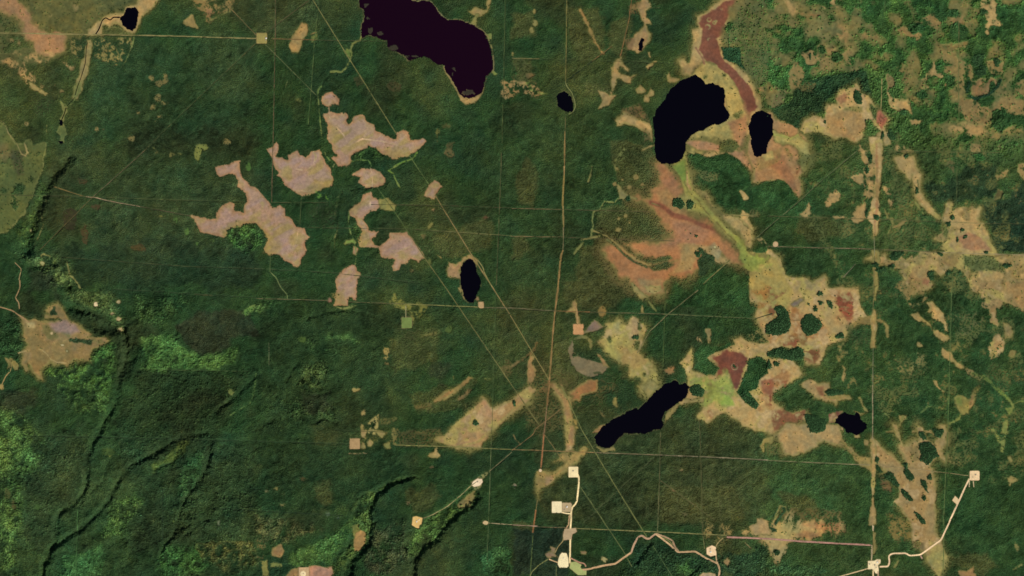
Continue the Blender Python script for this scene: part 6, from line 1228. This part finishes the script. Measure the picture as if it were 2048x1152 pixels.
ISL = [
 (E4('12', 1332, 475, 42, 44, 20), 'round dark tree island, western of a pair on the peat fan'),
 (E4('12', 1425, 484, 30, 30), 'round dark tree island, eastern of a pair on the peat fan'),
 (E4('12', 1486, 884, 22, 20), 'small tree island beside the curved grove on the rust peat fan'),
 (E4('12', 1475, 735, 12, 8), 'tiny tree island on the rust peat above the curved grove'),
 (E4('21', 1757, 1080, 22, 20), 'single dark round tree island on the broad diagonal bog band'),
 (E4('22', 18, 922, 11, 22, -15), 'slim dark tree island at the upper end of the diagonal bog band'),
 (pp('23', '50,165 70,150 100,143 130,160 155,185 172,240 180,300 165,340 130,362 90,375 40,378 -20,360 -20,300 20,275 60,250 95,215 85,195 60,185'), 'hook shaped forest island on the west side of the mottled fen'),
 (pp('23', '262,265 285,235 300,215 345,210 375,230 400,252 420,270 432,295 410,340 380,360 345,372 312,384 285,355 265,315'), 'large rounded forest island in the middle of the mottled fen'),
 (E4('23', 413, 47, 18, 20), 'small tree island north of the mottled fen near its middle'), (E4('23', 420, 120, 20, 14), 'small flat tree island above the large rounded forest island'),
 (E4('23', 378, 168, 15, 24, 10), 'drop shaped tree island touching the top of the large rounded island'), (E4('23', 495, 130, 20, 30, -40), 'slanting tree island north-east of the large rounded island'), (E4('23', 577, 383, 30, 26), 'tree island at the eastern shore of the mottled fen'),
 (E4('23', 328, 128, 7, 9), 'speck of trees between the grey pool and the drop shaped island'),
 (E4('23', 65, 605, 24, 18), 'tree island in the pale sandy bay, eastern of two'), (E4('23', 8, 615, 20, 32), 'tree island in the pale sandy bay, western of two'),
 (pp('23', '-10,520 40,495 100,475 160,500 200,485 240,470 275,490 290,540 260,570 190,582 120,565 60,545 0,545'), 'long low forest island crossing the fen south of the rounded one'),
 (pp('23', '460,835 480,812 520,808 570,812 610,830 600,850 560,852 520,862 480,860'), 'narrow tree island in the small rust and tan bog'),
 (pp('23', '290,1015 330,1010 400,1030 460,1050 470,1090 450,1140 400,1160 340,1150 310,1080'), 'tree island just west of the ragged little lake'),
 (pp('22', '1422,800 1450,782 1495,775 1530,810 1540,840 1515,868 1460,862 1430,840'), 'dark tree island at the east end of the long slanting lake'),
 (E4('22', 1780, 630, 10, 11), 'tiny tree tuft inside the pale ring of the dark red bog'),
 (pp('22', '1820,850 1850,840 1890,870 1930,890 1980,935 1950,970 1900,940 1860,890'), 'finger shaped tree island east of the lime green fen'),
 (E4('22', 990, 395, 22, 20), 'small tree island on the east side of the yellow bog field'),
 (E4('13', 1440, 642, 20, 18), 'round tree island on the right edge bog near the pale cutline'), (E4('13', 1550, 688, 15, 14), 'lone round tree island in the open middle of the right edge bog'),
 (E4('13', 1473, 590, 18, 16), 'tree island at the narrow neck of the right edge bog'), (E4('13', 1512, 768, 7, 16), 'small upright tree island beside the rust patch of the right edge bog'), (E4('13', 1572, 745, 26, 8, -38), 'thin slanted tree island beside the rust patch of the right edge bog'),
 (E4('13', 1745, 868, 14, 10), 'small tree island just above the pale cutline at the far right'), (E4('13', 1535, 1030, 10, 18), 'small tree island in the lower right edge bog'), (E4('13', 1910, 975, 36, 16, -10), 'flat tree island below the pale cutline at the far right'), (E4('13', 1375, 882, 26, 10, 20), 'dark sliver of trees lying along the pale cutline'),
 (pp('13', '975,900 1000,865 1050,862 1100,870 1060,900 1020,935 985,925'), 'dark rounded tree patch above the cream bog bay'), (E4('13', 900, 1005, 36, 26), 'dark tree patch beside the north to south strip, lower of two'), (E4('13', 862, 970, 26, 20), 'dark tree patch beside the north to south strip, upper of two'), (E4('13', 990, 980, 26, 14, 5), 'flat dark tree island in the cream bog bay'),
 (E4('13', 1440, 1030, 20, 20), 'knob of dark trees at the top edge of the southern wood of the right bog'), (E4('13', 1300, 1050, 26, 34), 'dark tree lobe at the west end of the southern wood of the right bog'),
 (E4('13', 820, 118, 18, 22), 'small dark tree island west of the broad vertical strip, upper'), (E4('13', 792, 210, 16, 26), 'small dark tree island west of the broad vertical strip, middle'), (E4('13', 788, 560, 10, 30), 'thin dark tree island west of the broad vertical strip, lower'), (E4('13', 1105, 98, 18, 14), 'small round tree island at the top of the winding fen arm'), (E4('13', 1190, 372, 14, 26), 'small tree island inside the winding fen arm'),
 (E4('13', 865, 588, 18, 26, -10), 'dark tree clump standing in the broad vertical strip'),
 (pp('03', '690,735 705,722 730,728 745,755 752,795 745,830 715,832 695,815 685,780'), 'dark upright tree island in the brown bog basin'), (E4('03', 455, 978, 10, 14), 'tiny dark tree island near the west end of the basin below the tree belt'), (E4('03', 917, 1080, 12, 26, 10), 'slim tree island in the strip below the red diamond peat'), (E4('03', 985, 1080, 26, 40, -20), 'dark tree island between the strip and the winding fen arm'),
 (E4('03', 1828, 500, 26, 30), 'oval dark tree island in the far upper right bog'), (E4('03', 1704, 570, 46, 44), 'large dark tree mound in the far upper right bog'), (E4('03', 1680, 478, 48, 50), 'broad dark tree mound above the one in the far upper right bog'), (E4('03', 1722, 96, 26, 14, 10), 'small dark tree mound against the pale peat at the upper right'), (E4('03', 338, 452, 8, 20), 'little upright tree clump on the tan glade of the north-east mosaic'),
 (E4('33', 871, 222, 14, 22, -10), 'small tree island against the north to south strip in the lower right'), (pp('33', '862,262 880,270 905,300 918,325 900,322 870,300'), 'curved tree sliver against the north to south strip in the lower right'),
 (pp('33', '928,345 950,325 988,320 1010,350 1030,395 1052,425 1045,442 1010,425 970,390 940,368'), 'largest slender tree island of the lower right fen'),
 (pp('33', '1062,462 1080,458 1110,480 1140,515 1160,550 1140,555 1100,525 1072,495'), 'slender slanting tree island south of the largest one'),
 (pp('33', '1085,318 1100,295 1125,300 1140,325 1172,350 1165,375 1140,390 1118,380 1100,355'), 'stout tree island on the cutline crossing the lower right fen'),
 (pp('33', '1216,395 1230,382 1255,388 1268,415 1270,450 1278,485 1255,465 1235,430'), 'wedge shaped tree island in the east of the lower right fen'),
 (E4('33', 1292, 360, 15, 24), 'small oval tree island near the eastern edge of the lower right fen'), (E4('33', 1246, 525, 14, 22, -25), 'smallest tree island of the lower right fen'),
 (pp('33', '1170,640 1188,640 1215,665 1250,705 1258,730 1232,735 1205,705 1185,668'), 'southernmost slender tree island of the lower right fen'),
 (pp('33', '1210,95 1245,82 1280,75 1310,95 1340,122 1350,160 1365,192 1330,205 1300,245 1270,262 1240,235 1212,230 1228,180 1208,140'), 'big ragged forest island at the top of the lower right fen'),
 (pp('33', '1205,0 1240,-5 1258,30 1266,60 1240,62 1212,35'), 'slanting tree island beside the top of the lower right fen'), (E4('33', 1100, 268, 18, 22), 'small tree knob joining the ridge and the fen cutline'),
 (pp('33', '1310,-30 1370,-20 1410,-20 1385,30 1365,48 1330,20'), 'dark tree island hanging from the top of the lower right fen'),
 (E4('33', 75, 970, 20, 18), 'small tree island in the pointed tail of the bottom bog fan'),
]
for p, lab in ISL: clump(p, lab)

# lone trees: trunk and layered crown
def lone_tree(px, py, h, r, col, lab, grp):
    o = empty('lone_tree', (float(wx(px)), float(wy(py)), zat(px, py)))
    k = 8
    a = np.arange(k) * 2 * np.pi / k
    v = [(.5 * math.cos(t), .5 * math.sin(t), -.3) for t in a] + [(.15 * math.cos(t), .15 * math.sin(t), h * .9) for t in a]
    part('trunk', v, [(i, (i + 1) % k, k + (i + 1) % k, k + i) for i in range(k)], M_BARK, o)
    V_, F_ = [], []
    for z0, z1, rr in ((.12, .55, 1.), (.36, .78, .72), (.58, 1., .46)):
        b = len(V_)
        V_ += [(r * rr * IR.uniform(.75, 1.15) * math.cos(t), r * rr * IR.uniform(.75, 1.15) * math.sin(t), h * z0 + IR.uniform(-.4, .4)) for t in a] + [(0, 0, h * z1)]
        F_ += [(b + i, b + (i + 1) % k, b + k) for i in range(k)]
    part('crown', V_, F_, M_SPRUCE, o)
    return tag(o, lab, 'tree', grp)
M_BARK = flat_mat('bark', (92, 76, 62), .95); M_SPRUCE = noisy('spruce_needles', base=talb((38, 58, 35)), lo=.75, hi=1.2, sc=(.4,), attr=False)
for px, py, g in ((668.5, 193, 'c'), (700, 596, 'c'), (1535, 232, 'l'), (1381, 467, 'f'), (1392, 472, 'f'), (1437, 494, 'f'), (1421, 520, 'f'), (1372, 560, 'f'), (1380, 563, 'f'), (1392, 566, 'f'), (1401, 556, 'f'), (1490, 520, 'y'), (1496, 560, 'y'), (1532, 590, 'y'), (1535, 604, 'y'), (1513, 553, 'y'), (1519, 548, 'y'), (1540, 540, 'y'), (1931, 475, 'b'), (1935, 531, 'b'), (1952, 563, 'b'), (1670, 592, 'b2'), (1680, 640, 'b2'), (1660, 605, 'b2')):
    lab = {'c': None, 'l': 'lone dark spruce at the shore of the upright lake', 'f': 'lone dark spruce on the rust peat fan', 'y': 'lone dark spruce on the yellow fen', 'b': 'lone dark spruce on the right edge bog', 'b2': 'lone dark spruce in the mottled fen'}[g]
    if g == 'c': lab = 'lone dark spruce on the small top clearing' if px < 690 else 'lone dark spruce on the upright brownish clearing'
    lone_tree(px, py, IR.uniform(13, 18), IR.uniform(5.5, 7.5), None, lab, 'lone spruces on ' + {'c': 'the clearings', 'l': 'the lake shore', 'f': 'the rust peat fan', 'y': 'the yellow fen', 'b': 'the right edge bog', 'b2': 'the mottled fen'}[g])
